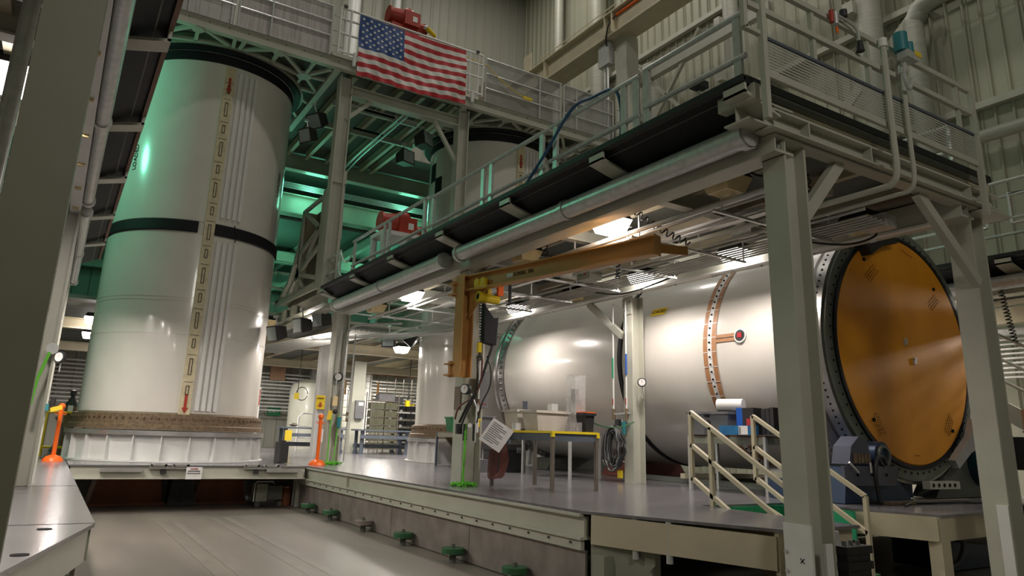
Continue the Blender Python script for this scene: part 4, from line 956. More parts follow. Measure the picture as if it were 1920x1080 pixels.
MB().box(4.8, 5.54, 16.8, 16.95, 11.25, 11.36).build('gate_post_base', m_cream, t)
for x in (5.4, 9.0): MB().cyl((x, 16.8, 11.1), (x, 16.8, 11.48), .05, n=10).build('actuator', m_white2, t)
for k, x in enumerate((4.8, 14.5)):
    t = thing('ladder_gate', (x, 16.95, 11.4), ('small ladder-like gate between ribbed sheet and flag', 'small ladder-like gate at balcony right end')[k], 'gate')
    for z in (11.6, 12.03, 12.47): MB().tube([(x, 16.9, z), (x+.28, 16.9, z)], .02).build('rung', m_galv, t)
    MB().tube([(x+.28, 16.9, 11.3), (x+.28, 16.9, 12.47)], .02).build('upright', m_galv, t)
# boxy dim equipment on the balcony behind the right mesh
MB().box(9.7, 12.2, 17.3, 17.7, 11.24, 12.2).build('equipment_cabinet', m_cream2, None, 'pale cabinet behind the mesh right of the flag', 'cabinet')
MB().tube(sagline((7.8, 17.2, 12.88), (9.5, 16.9, 12.5), .02)+sagline((9.5, 16.9, 12.5), (10.9, 16.85, 11.8), .1), .012).build('yellow_strap', m_signy, None, 'thin yellow strap slung behind the flag and rail', 'strap')
t = thing('hoist_hook', (8.1, 18, 13.2), 'small yellow hoist hook beside the red winch above the flag', 'hook')
MB().cyl((7.62, 17.2, 13.22), (7.9, 17.2, 13.05), .08, .05).build('body', m_yel, t); MB().cyl((7.53, 17.2, 13.22), (7.63, 17.2, 13.28), .06).build('white_end', m_white2, t)
MB().cb((10.95, 16.84, 11.8), .32, .04, .09).build('tan_tag', m_signy, None, 'small tan tag tied on the mesh right of the flag', 'tag')

# ---- the flag
def flag():
    TL, TR, BL, BR = V((5.46, 16.78, 12.68)), V((8.72, 16.78, 12.66)), V((5.49, 16.78, 10.84)), V((8.77, 16.78, 10.94))
    nx, nz = 156, 78
    def P(u, v, off=0):
        p = TL.lerp(TR, u).lerp(BL.lerp(BR, u), v)
        d = .045*math.sin(9*u+3.2*v+.6)*math.sin(3.1*v+.2)+.022*math.sin(34*u+8*v)*v+.012*math.sin(60*u-14*v)*(.3+v)
        sag = -.05*math.sin(math.pi*u)*(1-v)+.03*math.sin(7*u+1)*v
        return V((p.x, p.y+d-off, p.z+sag))
    b = MB()
    for j in range(nz+1):
        for i in range(nx+1): b.v.append(P(i/nx, j/nz))
    def scm(u, v): 
        if u < .4 and v < 7/13: return 2
        return 0 if int(v*13) % 2 == 0 else 1
    for j in range(nz):
        for i in range(nx):
            k = j*(nx+1)+i; b.f.append((k, k+1, k+nx+2, k+nx+1)); b.mi.append(scm((i+.5)/nx, (j+.5)/nz))
    b.cur = 1
    for r in range(9):
        for c in range(6 if r % 2 == 0 else 5):
            u = .4*((c*2+1+(r % 2))/12); v = (7/13)*((r+1)/10); pts = []
            for k in range(10):
                a = math.pi/2+k*math.pi/5; rad = .055 if k % 2 == 0 else .022
                pts.append(P(u+rad*math.cos(a)/3.4, v-rad*math.sin(a)/1.9, .007))
            b.add(pts, [tuple(range(10))])
    o = b.build('flag', [m_fr, m_fw, m_fb], None, 'large red, white and blue flag with stars and stripes hanging from the balcony gate', 'flag')
flag()

# ---- crane runway girder and its column
cg = thing('crane_girder', (19, 10, 19.5), 'long cream crane runway girder high on the right', 'girder')
b = MB(); b.box(18.98, 19.06, 6, 35.8, 19.55, 20.5); b.build('web', m_cream2, cg)
b = MB(); b.box(18.7, 19.5, 6, 35.8, 20.5, 20.56); b.box(18.8, 19.9, 6, 35.8, 19.45, 19.52); b.build('flanges', m_cream2, cg)
for y in (27.3, 22.5, 22.0, 13): MB().box(18.7, 18.98, y, y+.04, 19.5, 20.5).build('stiffener', m_cream2, cg)
MB().tube([(18.9, 12, 20.35), (18.9, 21.9, 20.35)], .06).build('orange_busbar', m_cone, cg)
t = thing('girder_walk_rail', (19, 20, 20.5), 'thin handrail along the top of the crane girder', 'railing')
for z in (20.95, 21.35): MB().tube([(19.3, 22.3, z), (19.3, 34, z)], .025, 6).build('rail', m_cream2, t)
y = 22.3
while y < 34: MB().tube([(19.3, y, 20.5), (19.3, y, 21.35)], .025, 6).build('post', m_cream2, t); y += 2.3
MB().box(18.75, 18.8, 28.6, 29.3, 20.56, 21.6).build('end_stop', m_cream2, None, 'flat cream end stop plate standing on the crane girder', 'plate')
t = thing('girder_column', (19.6, 22, 5), 'grey crane girder column with electric box and conduits', 'column')
MB().box(19.3, 20.0, 21.7, 22.4, 0, 19.45).build('shaft', m_cream, t)
MB().box(19.0, 19.35, 22.55, 23.3, 18.3, 19.4).build('electric_box', m_grbin if False else m_galv, t)
for y in (22.8, 23.0): MB().tube([(19.15, y, 18.3), (19.15, y, 10)], .06).build('conduit', m_galv, t)
MB().tube(curve([(18.85, 21.9, 20.3), (18.7, 22.2, 19.9), (18.8, 22.5, 19.4), (19.0, 22.7, 19.2)]), .035).build('cable', m_cable, t)
# bracing and dark truss behind
b = MB(); b.bar((20.5, 22.5, 18.5), (20.5, 18.5, 14), .15, .15); b.bar((20.5, 18.5, 18.5), (20.5, 22.5, 14), .15, .15); b.bar((20.5, 15, 17.6), (20.5, 23, 17.6), .3, .4); b.build('wall_truss', m_cream, None, 'crossed steel bracing on the right wall below the crane girder', 'truss')
# vertical ducts on right wall
for (y, r, z0, z1, l) in ((30.8, .28, 6, 31, 'tall thin vertical duct farthest back near the hall corner'), (27.1, .42, 6, 31, 'tall vertical duct second from the hall corner, behind the crane girder'),
                    (23.1, .48, 6, 19.3, 'vertical duct just right of the girder column'), (18.2, .33, 8, 31, 'vertical duct behind the two bright walkway rails'), (12.3, .42, 6, 31, 'thick ribbed vertical duct behind the mesh rail'),):
    t = thing('wall_duct', (22.1, y, z0), l, 'duct', 'vertical wall ducts')
    MB().cyl((22.1, y, z0), (22.1, y, z1), r, n=24).build('tube', m_duct, t)
    for z in (10.2, 16.4, 18.9): MB().box(21.65-r*.4, 22.1, y+r*.4, y+r*1.3, z, z+.45).build('outlet', m_cream, t)
t = thing('wall_duct', (22, 10, 10), 'pipe dropping down the wall with an elbow turning right at its top', 'duct')
MB().tube(curve([(22.2, 10.9, 10), (22.2, 10.9, 14.8), (22.2, 10.8, 15.5), (22.2, 10.3, 15.9), (22.2, 8, 16.0), (22.2, 2, 16.0)], 5), .3, 14).build('tube', m_duct, t)
t = thing('wall_pipe', (22.4, 2, 10.8), 'long horizontal pipe with shadow on the right wall', 'pipe')
MB().tube([(22.4, 9.7, 10.85), (22.4, -8, 10.85)], .2, 12).build('tube', m_duct, t)
MB().bar((21.6, 12.6, 17.3), (22.6, 12.6, 17.3), .8, .06).build('duct_shelf', m_cream, None, 'small plate collar around the thick ribbed duct', 'plate')
MB().bar((22.5, 13.6, 13.6), (22.5, 10.6, 16.2), .35, .1, (1, 0, 0)).build('wall_brace', m_cream, None, 'slanted brace on the wall behind the duct elbow', 'brace')
for (x, y, r, l) in ((10.95, 35.0, .38, 'white round column behind the flag gate left end'), (13.6, 35.2, .2, 'slim round column above the red winch')):
    MB().cyl((x, y, PZ), (x, y, 31), r, n=24).build('round_column', m_white2, None, l, 'column')

# ================================================================ JIB CRANE
jc = thing('jib_crane', (5.62, 10.42, 2.7), 'ochre jib crane on the middle column, arm pointing toward the near column', 'crane')
b = MB(); b.ib((5.62, 10.42, 2.62), (5.62, 10.42, 4.32), .26, .22, .022, (1, 0, 0)); b.build('mast', m_jib, jc)
T0, T1 = V((5.62, 10.42, 4.17)), V((6.36, 6.62, 4.17))
b = MB(); b.ib(T0+(T1-T0)*.0, T1, .16, .26, .022); b.bar(T1-V((0, .01, 0)), T1+(T1-T0).normalized()*.02, .2, .27); b.build('arm', m_jib, jc)
b = MB(); b.prism([(5.64, 10.3, 4.04), (5.72, 9.85, 4.04), (5.64, 10.3, 3.6)], (.02, .0, 0)); b.build('gusset', m_jib, jc)
b = MB(); d = (T1-T0).normalized(); e = T1+V((.05, .05, -.02)); b.bar(e, e+V((.42, -.14, 0)), .02, .12); b.build('stop_plate', m_jib, jc)
for z in (4.1, 2.75):
    b = MB(); b.cyl((5.52, 10.62, z-.12), (5.52, 10.62, z+.14), .045, n=10)
    for dz in (-.09, .09): b.box(5.44, 5.66, 10.5, 10.72, z+dz-.012, z+dz+.012)
    b.build('hinge', m_jib, jc)
s_ = T0+(T1-T0)*.36; side = V((-d.y, d.x, 0))*-1
if side.x > 0: side = -side
ym = math.atan2(d.y, d.x)
text('GORBEL 500', .085, s_+side*.012+V((0, 0, .0)), d, (0, 0, 1), m_ink, jc, 'lettering', .001)
b = MB(); q = T0+(T1-T0)*.285+side*.012; b.bar(q-d*.07, q+d*.07, .004, .06); b.build('small_label', m_paper, jc)
# hoist
hz = V((5.75, 9.98, 4.05))
ho = thing('chain_hoist', (5.78, 9.95, 3.0), 'yellow chain hoist with black chain bag hanging from the crane arm', 'hoist')
b = MB()
for k in (-.075, .075):
    p = hz+d*k+side*.10+V((0, 0, .10)); b.cyl(p, p+side*.03, .06, n=16)
b.bar(hz-d*.15+side*.1+V((0,0,.06)), hz+d*.15+side*.1+V((0,0,.06)), .03, .16); b.build('trolley', m_yel, ho)
b = MB(); p = hz+V((.06, 0, -.16)); x_ = V((.95, -.1, -.08)); b.cyl(p-x_*.17, p+x_*.20, .085, .07, 16); b.cyl(p-x_*.19, p-x_*.17, .095, n=16); b.bar(p+V((0,0,.05)), p+V((0,0,.16)), .08, .08); b.build('motor', m_yel, ho)
MB().cyl(p-x_*.195, p-x_*.19, .05, n=16).build('end_disc', m_ink, ho)
MB().cb(hz+V((.26, -.05, -.02)), .1, .06, .16).build('orange_cover', m_cone, ho)
MB().cyl(hz+V((.42, -.1, .10)), hz+V((.42, -.1, -.2)), .028, n=10).build('inline_valve', m_dkbin, ho)
b = MB(); q = p+V((.0, 0, -.10)); b.prism([q+V((-.10, -.06, 0)), q+V((.09, -.06, -.22)), q+V((.18, -.06, -.2)), q+V((.15, -.06, -.66)), q+V((-.07, -.06, -.62))], (0, .16, 0)); b.build('chain_bag', m_vinyl, ho)
b = MB()
for k in range(14):
    z = q.z-.02-.045*k; b.ring(.008, .018, -.006, .006, (q.x-.14, q.y-.02, z), 'y' if k % 2 else 'z', 8)
b.build('load_chain', m_galv, ho)
MB().cb((q.x-.14, q.y-.02, q.z-.72), .06, .06, .16).build('hook_block', m_yel, ho)
MB().ring(.03, .05, -.012, .012, (q.x-.13, q.y-.02, q.z-.88), 'y', 14).build('hook', m_dkbin, ho)
# looping hoses and control on the column
def hose(pts, r, m, label, name='air_hose', n=6): return MB().tube(curve(pts, n), r, 7).build(name, m, None, label, 'hose')
hose([(5.72, 10.0, 3.0), (5.66, 9.98, 2.85), (5.66, 9.95, 2.6), (5.66, 10.05, 2.3), (5.62, 10.2, 2.05), (5.6, 10.35, 1.8)], .016, m_cable, 'black air hose from the hoist hook down to the column valves')
hose([(5.95, 9.95, 3.25), (5.85, 9.98, 2.9), (5.75, 10.05, 2.5), (5.65, 10.25, 2.15), (5.6, 10.38, 1.9)], .022, m_cable, 'thick black hose slanting from the chain bag to the column')
hose([(5.76, 10.0, 2.9), (5.75, 10.0, 2.6), (5.72, 10.1, 2.35), (5.6, 10.4, 2.15), (5.58, 10.5, 1.95)], .014, m_hose, 'thin red hose behind the black hoist hoses')
hose([(5.83, 9.98, 2.95), (5.9, 9.95, 2.7), (5.88, 9.95, 2.45), (5.78, 10.0, 2.2), (5.76, 10.1, 1.9)], .012, m_cable, 'thin black cord looping right of the hoist hook')
ga = thing('pressure_gauge', (5.72, 10.5, 2.4), 'dial pressure gauge on the middle column under the crane mast', 'gauge', 'pressure gauges')
MB().cyl((5.72, 10.38, 2.43), (5.64, 10.34, 2.43), .085, n=24).build('rim', m_dkbin, ga); MB().cyl((5.645, 10.342, 2.43), (5.635, 10.337, 2.43), .068, n=24).build('dial', m_paper, ga); MB().bar((5.63, 10.335, 2.43), (5.63, 10.30, 2.47), .006, .006).build('needle', m_red, ga)
b = MB(); b.tube([(5.75, 10.3, 2.35), (5.8, 10.2, 2.15), (5.8, 10.2, 1.6)], .014); b.build('stem', m_galv, ga)
bx = thing('switch_box', (6.05, 10.3, 2.0), 'grey switch box on the middle column with white paper', 'box'); MB().box(6.0, 6.16, 10.45, 10.6, 2.15, 2.75).build('case', m_grbin, bx)
MB().box(5.775, 5.795, 10.72, 10.93, 2.12, 2.5).build('brown_plate', mat('tan_plate', (.22, .16, .13), .5), None, 'brown rectangular plate on the middle column below the crane mast', 'plate')
vp = thing('valve_manifold', (5.85, 10.2, 1.6), 'row of black and brass valves on the middle column', 'valve')
b = MB(); b.tube([(5.86, 10.25, 2.9), (5.86, 10.25, 1.7)], .016); b.build('riser', m_white2, vp)
b = MB(); b.cb((5.66, 10.5, 1.80), .09, .07, .16); b.cyl((5.72, 10.4, 1.88), (5.72, 10.4, 1.62), .035); b.cyl((5.84, 10.3, 1.88), (5.84, 10.3, 1.62), .035); b.build('regulator', m_dkbin, vp)
MB().cyl((5.77, 10.35, 1.86), (5.75, 10.30, 1.86), .035).build('dial', m_paper, vp)
b = MB(); b.cb((5.9, 10.28, 1.95), .05, .05, .04); b.cb((5.88, 10.28, 1.88), .05, .05, .08); b.build('yellow_cap', m_yel, vp)
MB().bar((5.86, 10.24, 2.2), (5.98, 10.2, 2.2), .02, .015).build('red_handle', m_red, vp)
for z in (2.25, 2.05, 1.72): MB().cyl((5.86, 10.25, z-.03), (5.86, 10.25, z+.03), .035, n=8).build('brass_fitting', m_tan, vp)
def chain(p, q, n, R, r, m, label, pile=None):
    t = thing('plastic_chain', p, label, 'chain', 'lime green plastic chains'); b = MB(); p = V(p); q = V(q)
    for k in range(n):
        c_ = p.lerp(q, k/(n-1)); 
        if k % 2: b.bar(c_+V((0, 0, .03)), c_-V((0, 0, .03)), R*1.6, .012, (0, 1, 0))
        else: b.bar(c_+V((0, 0, .03)), c_-V((0, 0, .03)), .014, R*1.6, (0, 1, 0))
    b.build('links', m, t)
    if pile:
        b = MB(); r_ = random.Random(5)
        for k in range(pile):
            c_ = q+V((r_.uniform(-.16, .2), r_.uniform(-.1, .1), .012+.02*r_.random())); b.ring(.022, .036, -.008, .008, c_, r_.choice('yz'), 9)
        b.build('heap', m, t)
    return t
chain((5.72, 10.38, 1.86), (5.66, 10.30, .94), 26, .022, .01, m_chain, 'lime green plastic chain hanging on the middle column and heaped at its foot', 40)
chain((5.86, 17.45, 2.1), (5.84, 17.45, .95), 24, .02, .01, m_chain, 'left strand of lime green chain on the far walkway column', 24)
chain((6.05, 17.45, 2.12), (6.0, 17.45, .95), 24, .02, .01, m_chain, 'right strand of lime green chain on the far walkway column', 24)
MB().tube(sagline((9.45, 10.55, 2.05), (7.27, 9.15, 1.98), .10, 14), .012, 5).build('plastic_chain', m_greenp, None, 'thin dark green chain stretched from the white column to the black bin', 'chain', 'lime green plastic chains')
t = thing('tag_sheet', (5.95, 9.9, 1.5), 'tilted white instruction sheet hanging on the middle column', 'sign')
cS = V((5.98, 9.85, 1.72)); u1 = V((.82, -.35, -.55)).normalized()*.19; u2 = V((.45, -.25, .75)).normalized()*.20
b = MB(); b.prism([cS-u1-u2, cS+u1-u2, cS+u1+u2, cS-u1+u2], (-.004, -.004, 0)); b.build('sheet', m_paper, t)
b = MB()
for k in range(10):
    c_ = cS+u2*(.75-.16*k)+V((-.006, -.006, 0)); l = .8 if k % 3 else .55; b.bar(c_-u1*.8, c_-u1*.8+u1*2*l*.85, .004, .006)
b.build('printed_lines', m_ink, t)
for k in range(6):
    x = 6.12+.03*k
    MB().tube(curve([(x, 10.1, 1.75), (x+.06, 10.05, 1.4), (x+.05, 10.05, 1.18+.02*k), (x-.04, 10.05, 1.08), (x-.14, 10.06, 1.1+.01*k), (x-.10, 10.1, 1.5)], 5), .011).build('hose_coil', m_hose, None, 'red brown hose loop in the bundle hung behind the instruction sheet', 'hose', 'coiled red brown hose loops')

# ================================================================ TABLES
def table(legs, ztop, label, m_top=m_brown, m_l=m_leg, tape=None, h=.11):
    cx = sum(p[0] for p in legs)/4; cy = sum(p[1] for p in legs)/4
    t = thing('work_table', (cx, cy, PZ), label, 'table')
    for x, y in legs: MB().box(x-.025, x+.025, y-.025, y+.025, PZ, ztop-.02).build('leg', m_l, t)
    o = [(cx+(x-cx)*1.03, cy+(y-cy)*1.02) for x, y in legs]
    slab(o, ztop-.03, ztop).build('tabletop', m_top, t)
    b = MB()
    for i in range(4): b.bar((*legs[i], ztop-.03-h/2), (*legs[(i+1) % 4], ztop-.03-h/2), .02, h)
    b.build('apron', m_bench if m_l is m_leg else m_grey, t)
    if tape:
        b = MB()
        for i in (0, 3): b.bar((*o[i], ztop-.01), (*o[(i+1) % 4], ztop-.01), .03, .035)
        for i in (3, 0, 1): b.bar((*o[i], ztop-.08), (*o[i], ztop), .05, .05)
        b.build('yellow_tape', m_tape, t)
    return t
table([(6.45, 9.0), (7.28, 9.0), (7.14, 10.47), (6.28, 10.45)], 1.80, 'table edged with yellow tape carrying milky tubs, in front of the big cylinder', tape=True)
table([(8.92, 11.85), (9.75, 11.95), (9.75, 13.6), (8.97, 13.62)], 1.80, 'brown topped table behind the yellow-taped one', m_l=m_galv)
table([(8.74, 17.4), (9.6, 17.4), (9.6, 15.2), (8.74, 15.2)], 1.80, 'brown topped table with green bin by the rear booster', m_l=m_bench)
table([(9.62, 7.7), (10.3, 7.85), (10.25, 9.25), (9.55, 9.23)], 1.84, 'brown topped table with dark tubs and tool cases behind the stair rails', m_l=m_galv)
def tub(x, y, z, sx, sy, h, m, label, name='storage_tub', lid=None, group=None, taper=.82):
    t = thing(name, (x, y, z), label, 'tub', group)
    a, c = sx/2, sy/2; p, q = a*taper, c*taper
    b = MB(); b.add([(x-p, y-q, z), (x+p, y-q, z), (x+p, y+q, z), (x-p, y+q, z), (x-a, y-c, z+h), (x+a, y-c, z+h), (x+a, y+c, z+h), (x-a, y+c, z+h)], [(0,3,2,1), (0,1,5,4), (1,2,6,5), (2,3,7,6), (3,0,4,7)]); b.build('body', m, t)
    b = MB(); e = .02
    for (x0, x1, y0, y1) in ((x-a-e, x+a+e, y-c-e, y-c+.01), (x-a-e, x+a+e, y+c-.01, y+c+e), (x-a-e, x-a+.01, y-c, y+c), (x+a-.01, x+a+e, y-c, y+c)): b.box(x0, x1, y0, y1, z+h-.03, z+h+.01)
    b.build('rim', m, t)
    if lid: MB().box(x-a-.01, x+a+.01, y-c-.01, y+c+.01, z+h, z+h+.03).build('lid', lid, t)
    return t
tub(6.74, 9.62, 1.80, .62, .44, .31, m_bin, 'milky plastic tub at the front of the taped table')
tub(6.68, 10.16, 1.80, .52, .42, .33, m_bin, 'milky plastic tub behind and left of the front one on taped table')
MB().box(6.82, 6.94, 9.55, 9.67, 1.84, 2.24).build('white_cup', m_white2, None, 'white square cup standing in the front milky tub', 'cup')
for k in range(3): MB().cyl((6.62+.03*k, 10.05, 1.85), (6.60+.035*k, 10.05, 2.28), .014).build('marker_pen', m_bench, None, 'marker pen standing in the rear milky tub', 'pen', 'marker pens in the tub')
b = MB(); b.box(7.09, 7.24, 9.28, 9.43, 1.8, 2.1); b.build('stack_base', m_alum, None, 'lower square tin of the wrapped silver tin stack', 'tin', 'silver tins')
b = MB(); b.box(7.10, 7.23, 9.29, 9.42, 2.1, 2.3); b.build('square_tin', m_alum, None, 'middle square tin of the wrapped silver tin stack', 'tin', 'silver tins')
b = MB(); b.cyl((7.14, 9.36, 2.3), (7.14, 9.36, 2.48), .07, n=20); b.build('round_tin', m_alum, None, 'round silver tin on top of the stack', 'tin', 'silver tins')
MB().box(7.06, 7.27, 9.26, 9.48, 1.80, 2.70).build('clear_wrap', m_binw, None, 'clear plastic wrap standing tall around the silver tins', 'wrap')
MB().box(6.98, 7.08, 9.1, 9.24, 1.80, 1.95).build('clear_box', m_binw, None, 'low clear plastic box at the right of the taped table', 'box')
tub(7.18, 9.12, 1.80, .17, .2, .29, m_dkbin, 'narrow black bin at right end of the taped table', lid=None)
MB().box(7.08, 7.28, 9.01, 9.24, 2.10, 2.115).build('orange_cloth', m_cone, None, 'orange cloth edge on the rim of the black bin', 'cloth')
MB().cb((6.38, 9.9, 1.86), .10, .12, .12).build('white_tape_roll', m_paper, None, 'white roll at the left end of the milky tubs', 'roll')
b = MB(); r_ = random.Random(2)
for k in range(9): 
    x = 6.3+.04*k; b.bar((x, 9.9+.1*r_.random(), 1.81+.01*k/3), (x+.12, 9.8+.2*r_.random(), 1.83+.02*r_.random()), .05, .008)
b.build('crumpled_paper', m_paper, None, 'crumpled white papers lying left of the tubs on the taped table', 'papers')
tub(9.0, 16.9, 1.80, .42, .36, .36, m_gbin, 'green bin on the table by the rear booster', 'waste_bin')
tub(8.98, 15.4, 1.80, .42, .36, .38, m_grbin, 'grey bin standing on the table end, seen behind the instruction sheet', 'waste_bin')
tc_ = thing('tote_chest', (9.05, 14.45, PZ), 'large black lidded chest on the floor under the tables', 'chest')
b = MB(); b.box(8.62, 9.42, 14.2, 14.75, PZ, 1.42); b.build('body', m_dkbin, tc_); MB().box(8.58, 9.46, 14.16, 14.79, 1.42, 1.55).build('lid', m_dkbin, tc_)
for x in (8.8, 9.2): MB().box(x-.05, x+.05, 14.13, 14.16, 1.36, 1.48).build('latch', m_grbin, tc_)
MB().box(8.25, 8.55, 14.3, 14.8, PZ, 1.2).build('dark_toolbox', m_grbin, None, 'dark low toolbox left of the big black chest', 'toolbox')
# table 3 goods
tub(9.62, 8.98, 1.84, .34, .36, .37, m_grbin, 'grey tub on the left of the stair-side table', lid=None)
tub(9.68, 8.52, 1.84, .36, .40, .37, m_grbin, 'grey tub in the middle under the white roll')
t = thing('foam_roll', (9.7, 8.4, 2.22), 'white foam wrap roll lying on the grey tubs', 'roll'); MB().cyl((9.62, 8.62, 2.33), (9.76, 8.2, 2.33), .105, n=20).build('wrap', m_white2, t); MB().cyl((9.615, 8.63, 2.33), (9.60, 8.66, 2.33), .02, n=10).build('core', m_ink, t)
MB().ball((9.8, 8.05, 2.24), .09, 8, .5).build('clear_bag', m_binw, None, 'crumpled clear bag right of the foam roll', 'bag')
t = thing('tool_case', (9.62, 7.98, 1.84), 'upright tool case, blue with black and a red latch', 'case')
MB().box(9.5, 9.72, 8.02, 8.14, 1.86, 2.27).build('blue_side', mat('bright_blue_plastic', (.01, .10, .48), .4), t); MB().box(9.5, 9.72, 7.80, 8.02, 1.86, 2.27).build('black_side', m_dkbin, t); MB().box(9.485, 9.5, 7.86, 7.93, 1.95, 2.1).build('red_latch', m_fr, t)
for k in range(3): MB().box(9.55, 9.75, 7.62-.08*k, 7.69-.08*k, 1.86, 2.25+.01*k).build('slim_case', m_dkbin, None, 'upright black slim case at the right of the stair-side table', 'case', 'upright black slim cases')
t = thing('blue_carton', (9.5, 8.0, 1.84), 'flat blue printed carton at the table front edge', 'box'); MB().box(9.40, 9.48, 7.7, 8.42, 1.845, 1.99).build('carton', mat('blue_print', (.02, .12, .30), .4, c2=(.02, .20, .42), scale=9), t)
MB().box(9.395, 9.40, 7.84, 8.02, 1.85, 1.985).build('white_label', m_paper, t)
b = MB()
for k in range(7): b.box(9.392, 9.395, 7.98, 8.01, 1.862+.016*k, 1.870+.016*k)
b.build('barcode', m_ink, t)

# ================================================================ COLUMN SERVICES
cc = thing('cable_coil', (9.42, 10.95, 1.2), 'big coil of black electric cable with yellow plug on the white column', 'cable'); r_ = random.Random(4)
for k in range(22):
    x = 9.42-.007*k; a = .16+.11*r_.random(); hgt = .26+.17*r_.random(); yc = 10.99+.06*(r_.random()-.5); zc = 1.60-.06*r_.random()
    MB().tube([(x+.02*math.sin(3*i), yc+a*math.cos(2*math.pi*i/20), zc+hgt*math.sin(2*math.pi*i/20)) for i in range(21)], .014, 6).build('cable_loop', m_cable if k % 3 else m_grbin, cc)
MB().cb((9.40, 10.90, 1.08), .06, .09, .14).build('yellow_plug', m_yel, cc)
MB().tube(curve([(9.42, 10.85, 2.1), (9.38, 10.8, 1.95), (9.4, 10.82, 1.85)]), .02).build('hanging_strap', m_grbin, cc)
def gauge(x, y, z, label, r=.085):
    t = thing('pressure_gauge', (x, y, z), label, 'gauge', 'pressure gauges'); MB().cyl((x, y, z), (x-.04, y-.05, z), r, n=24).build('rim', m_dkbin, t); MB().cyl((x-.041, y-.051, z), (x-.046, y-.057, z), r*.78, n=24).build('dial', m_paper, t)
    MB().bar((x-.047, y-.058, z), (x-.047, y-.055, z+r*.6), .006, .008).build('needle', m_red, t); MB().tube([(x+.01, y, z-r), (x+.01, y, z-.3)], .012).build('stem', m_galv, t); return t
gauge(9.62, 10.50, 2.80, 'dial pressure gauge on the white column with the cable coil')
gauge(5.99, 17.52, 3.03, 'dial pressure gauge on the far walkway column', .11)
gauge(.02, 17.65, 3.03, 'dial pressure gauge on the third left column', .12)
wp = thing('pipe_drop', (9.4, 10.9, 2.5), 'pair of slim air pipes with red valve handles on the white column', 'pipe')
for y in (11.1, 10.72): MB().tube([(9.42, y, 4.4), (9.42, y, 2.15)], .018).build('riser', m_white2, wp); MB().bar((9.40, y, 2.38), (9.40, y, 2.5), .012, .02).build('red_handle', m_red, wp); MB().cyl((9.42, y, 2.1), (9.42, y, 2.3), .035, n=8).build('brass_valve', m_tan, wp)
MB().bar((9.42, 11.12, 2.2), (9.42, 10.6, 2.22), .03, .03).build('cross_pipe', m_galv, wp)
MB().cb((9.40, 10.95, 2.03), .08, .1, .14).build('regulator', m_dkbin, wp); MB().cyl((9.40, 10.78, 2.05), (9.40, 10.78, 1.82), .05, .03).build('teal_filter', m_teal, wp)
MB().tube([(9.405, 10.70, 3.35), (9.405, 10.70, 2.95)], .02).build('blue_marker', mat('blue_marking', (.02, .10, .45)), wp); MB().tube([(9.405, 11.1, 3.3), (9.405, 11.1, 2.9)], .02).build('green_marker', m_greenf, wp)
ws = thing('wall_switch', (5.9, 17.4, 2.5), 'cream switch box on the far walkway column with conduit', 'switch'); MB().box(5.86, 5.98, 17.45, 17.5, 2.32, 2.55).build('case', m_lens_off, ws); MB().tube([(5.92, 17.48, 2.55), (5.92, 17.48, 3.4), (5.95, 17.48, 4.2)], .012).build('conduit', m_galv, ws)
cd = thing('conduit_drop', (6.15, 17.3, 2), 'conduits bending down beside the far walkway column', 'pipe')
MB().tube(curve([(7.2, 16.6, 4.4), (6.4, 17.2, 4.35), (6.12, 17.4, 4.2), (6.08, 17.45, 3.8), (6.08, 17.45, 1.6)]), .028).build('conduit', m_galv, cd)
MB().tube([(6.25, 17.3, 4.1), (6.2, 17.3, 1.0)], .018).build('conduit', m_galv, cd); MB().tube([(6.0, 17.4, 2.75), (6.2, 17.35, 2.72), (6.2, 17.35, 2.0)], .014).build('conduit', m_galv, cd)
for z in (2.1, 1.95): MB().cyl((6.2, 17.3, z), (6.2, 17.3, z+.08), .035, n=8).build('valve', m_tan, cd)
MB().cyl((6.03, 17.38, 2.05), (6.03, 17.38, 1.8), .06, .04).build('teal_filter', m_teal, cd); MB().ball((5.92, 17.4, 2.18), .06, 8).build('black_knob', m_dkbin, cd)
t = thing('warning_sign', (7.07, 22.23, 2.37), 'yellow warning sign with dark arrow on the column behind the orange post', 'sign')
MB().box(6.93, 7.21, 22.22, 22.24, 2.37, 2.79).build('plate', m_signy, t); b = MB(); b.prism([(6.99, 22.21, 2.50), (7.07, 22.21, 2.41), (7.15, 22.21, 2.50), (7.10, 22.21, 2.50), (7.10, 22.21, 2.58), (7.04, 22.21, 2.58), (7.04, 22.21, 2.50)], (0, .004, 0)); b.build('arrow', m_red, t)
text('DANGER', .055, (7.07, 22.21, 2.70), (1, 0, 0), (0, 0, 1), m_ink, t)
MB().bar((5.78, 17.42, 1.98), (5.82, 17.42, 2.2), .10, .01, (0, 1, 0)).build('yellow_tag', m_signy, None, 'tilted yellow tag on the far walkway column', 'tag')
MB().bar((5.65, 17.45, 1.75), (5.65, 17.45, 1.45), .08, .01, (0, 1, 0)).build('paper_strip', m_paper, None, 'faded paper strip on the far walkway column', 'paper')

def opost(x, y, label):
    t = thing('stanchion_post', (x, y, PZ), label, 'post', 'orange plastic stanchion posts')
    MB().lathe([(.001, PZ+.13), (.05, PZ+.13), (.13, PZ+.10), (.185, PZ+.05), (.20, PZ), (.001, PZ)], (x, y, 0), 'z', 28).build('base', m_cone, t)
    MB().cyl((x, y, PZ+.1), (x, y, 1.98), .042, n=18).build('pole', m_cone, t); MB().ball((x, y, 2.04), .068, 12).build('ball_top', m_cone, t)
    for s in (-1, 1): MB().ring(.02, .032, -.005, .005, (x+s*.07, y, 1.9), 'y', 12).build('chain_ring', m_cone, t)
opost(5.52, 17.2, 'orange plastic post on the right, by the far walkway column')
opost(.20, 18.0, 'orange plastic post on the left platform')
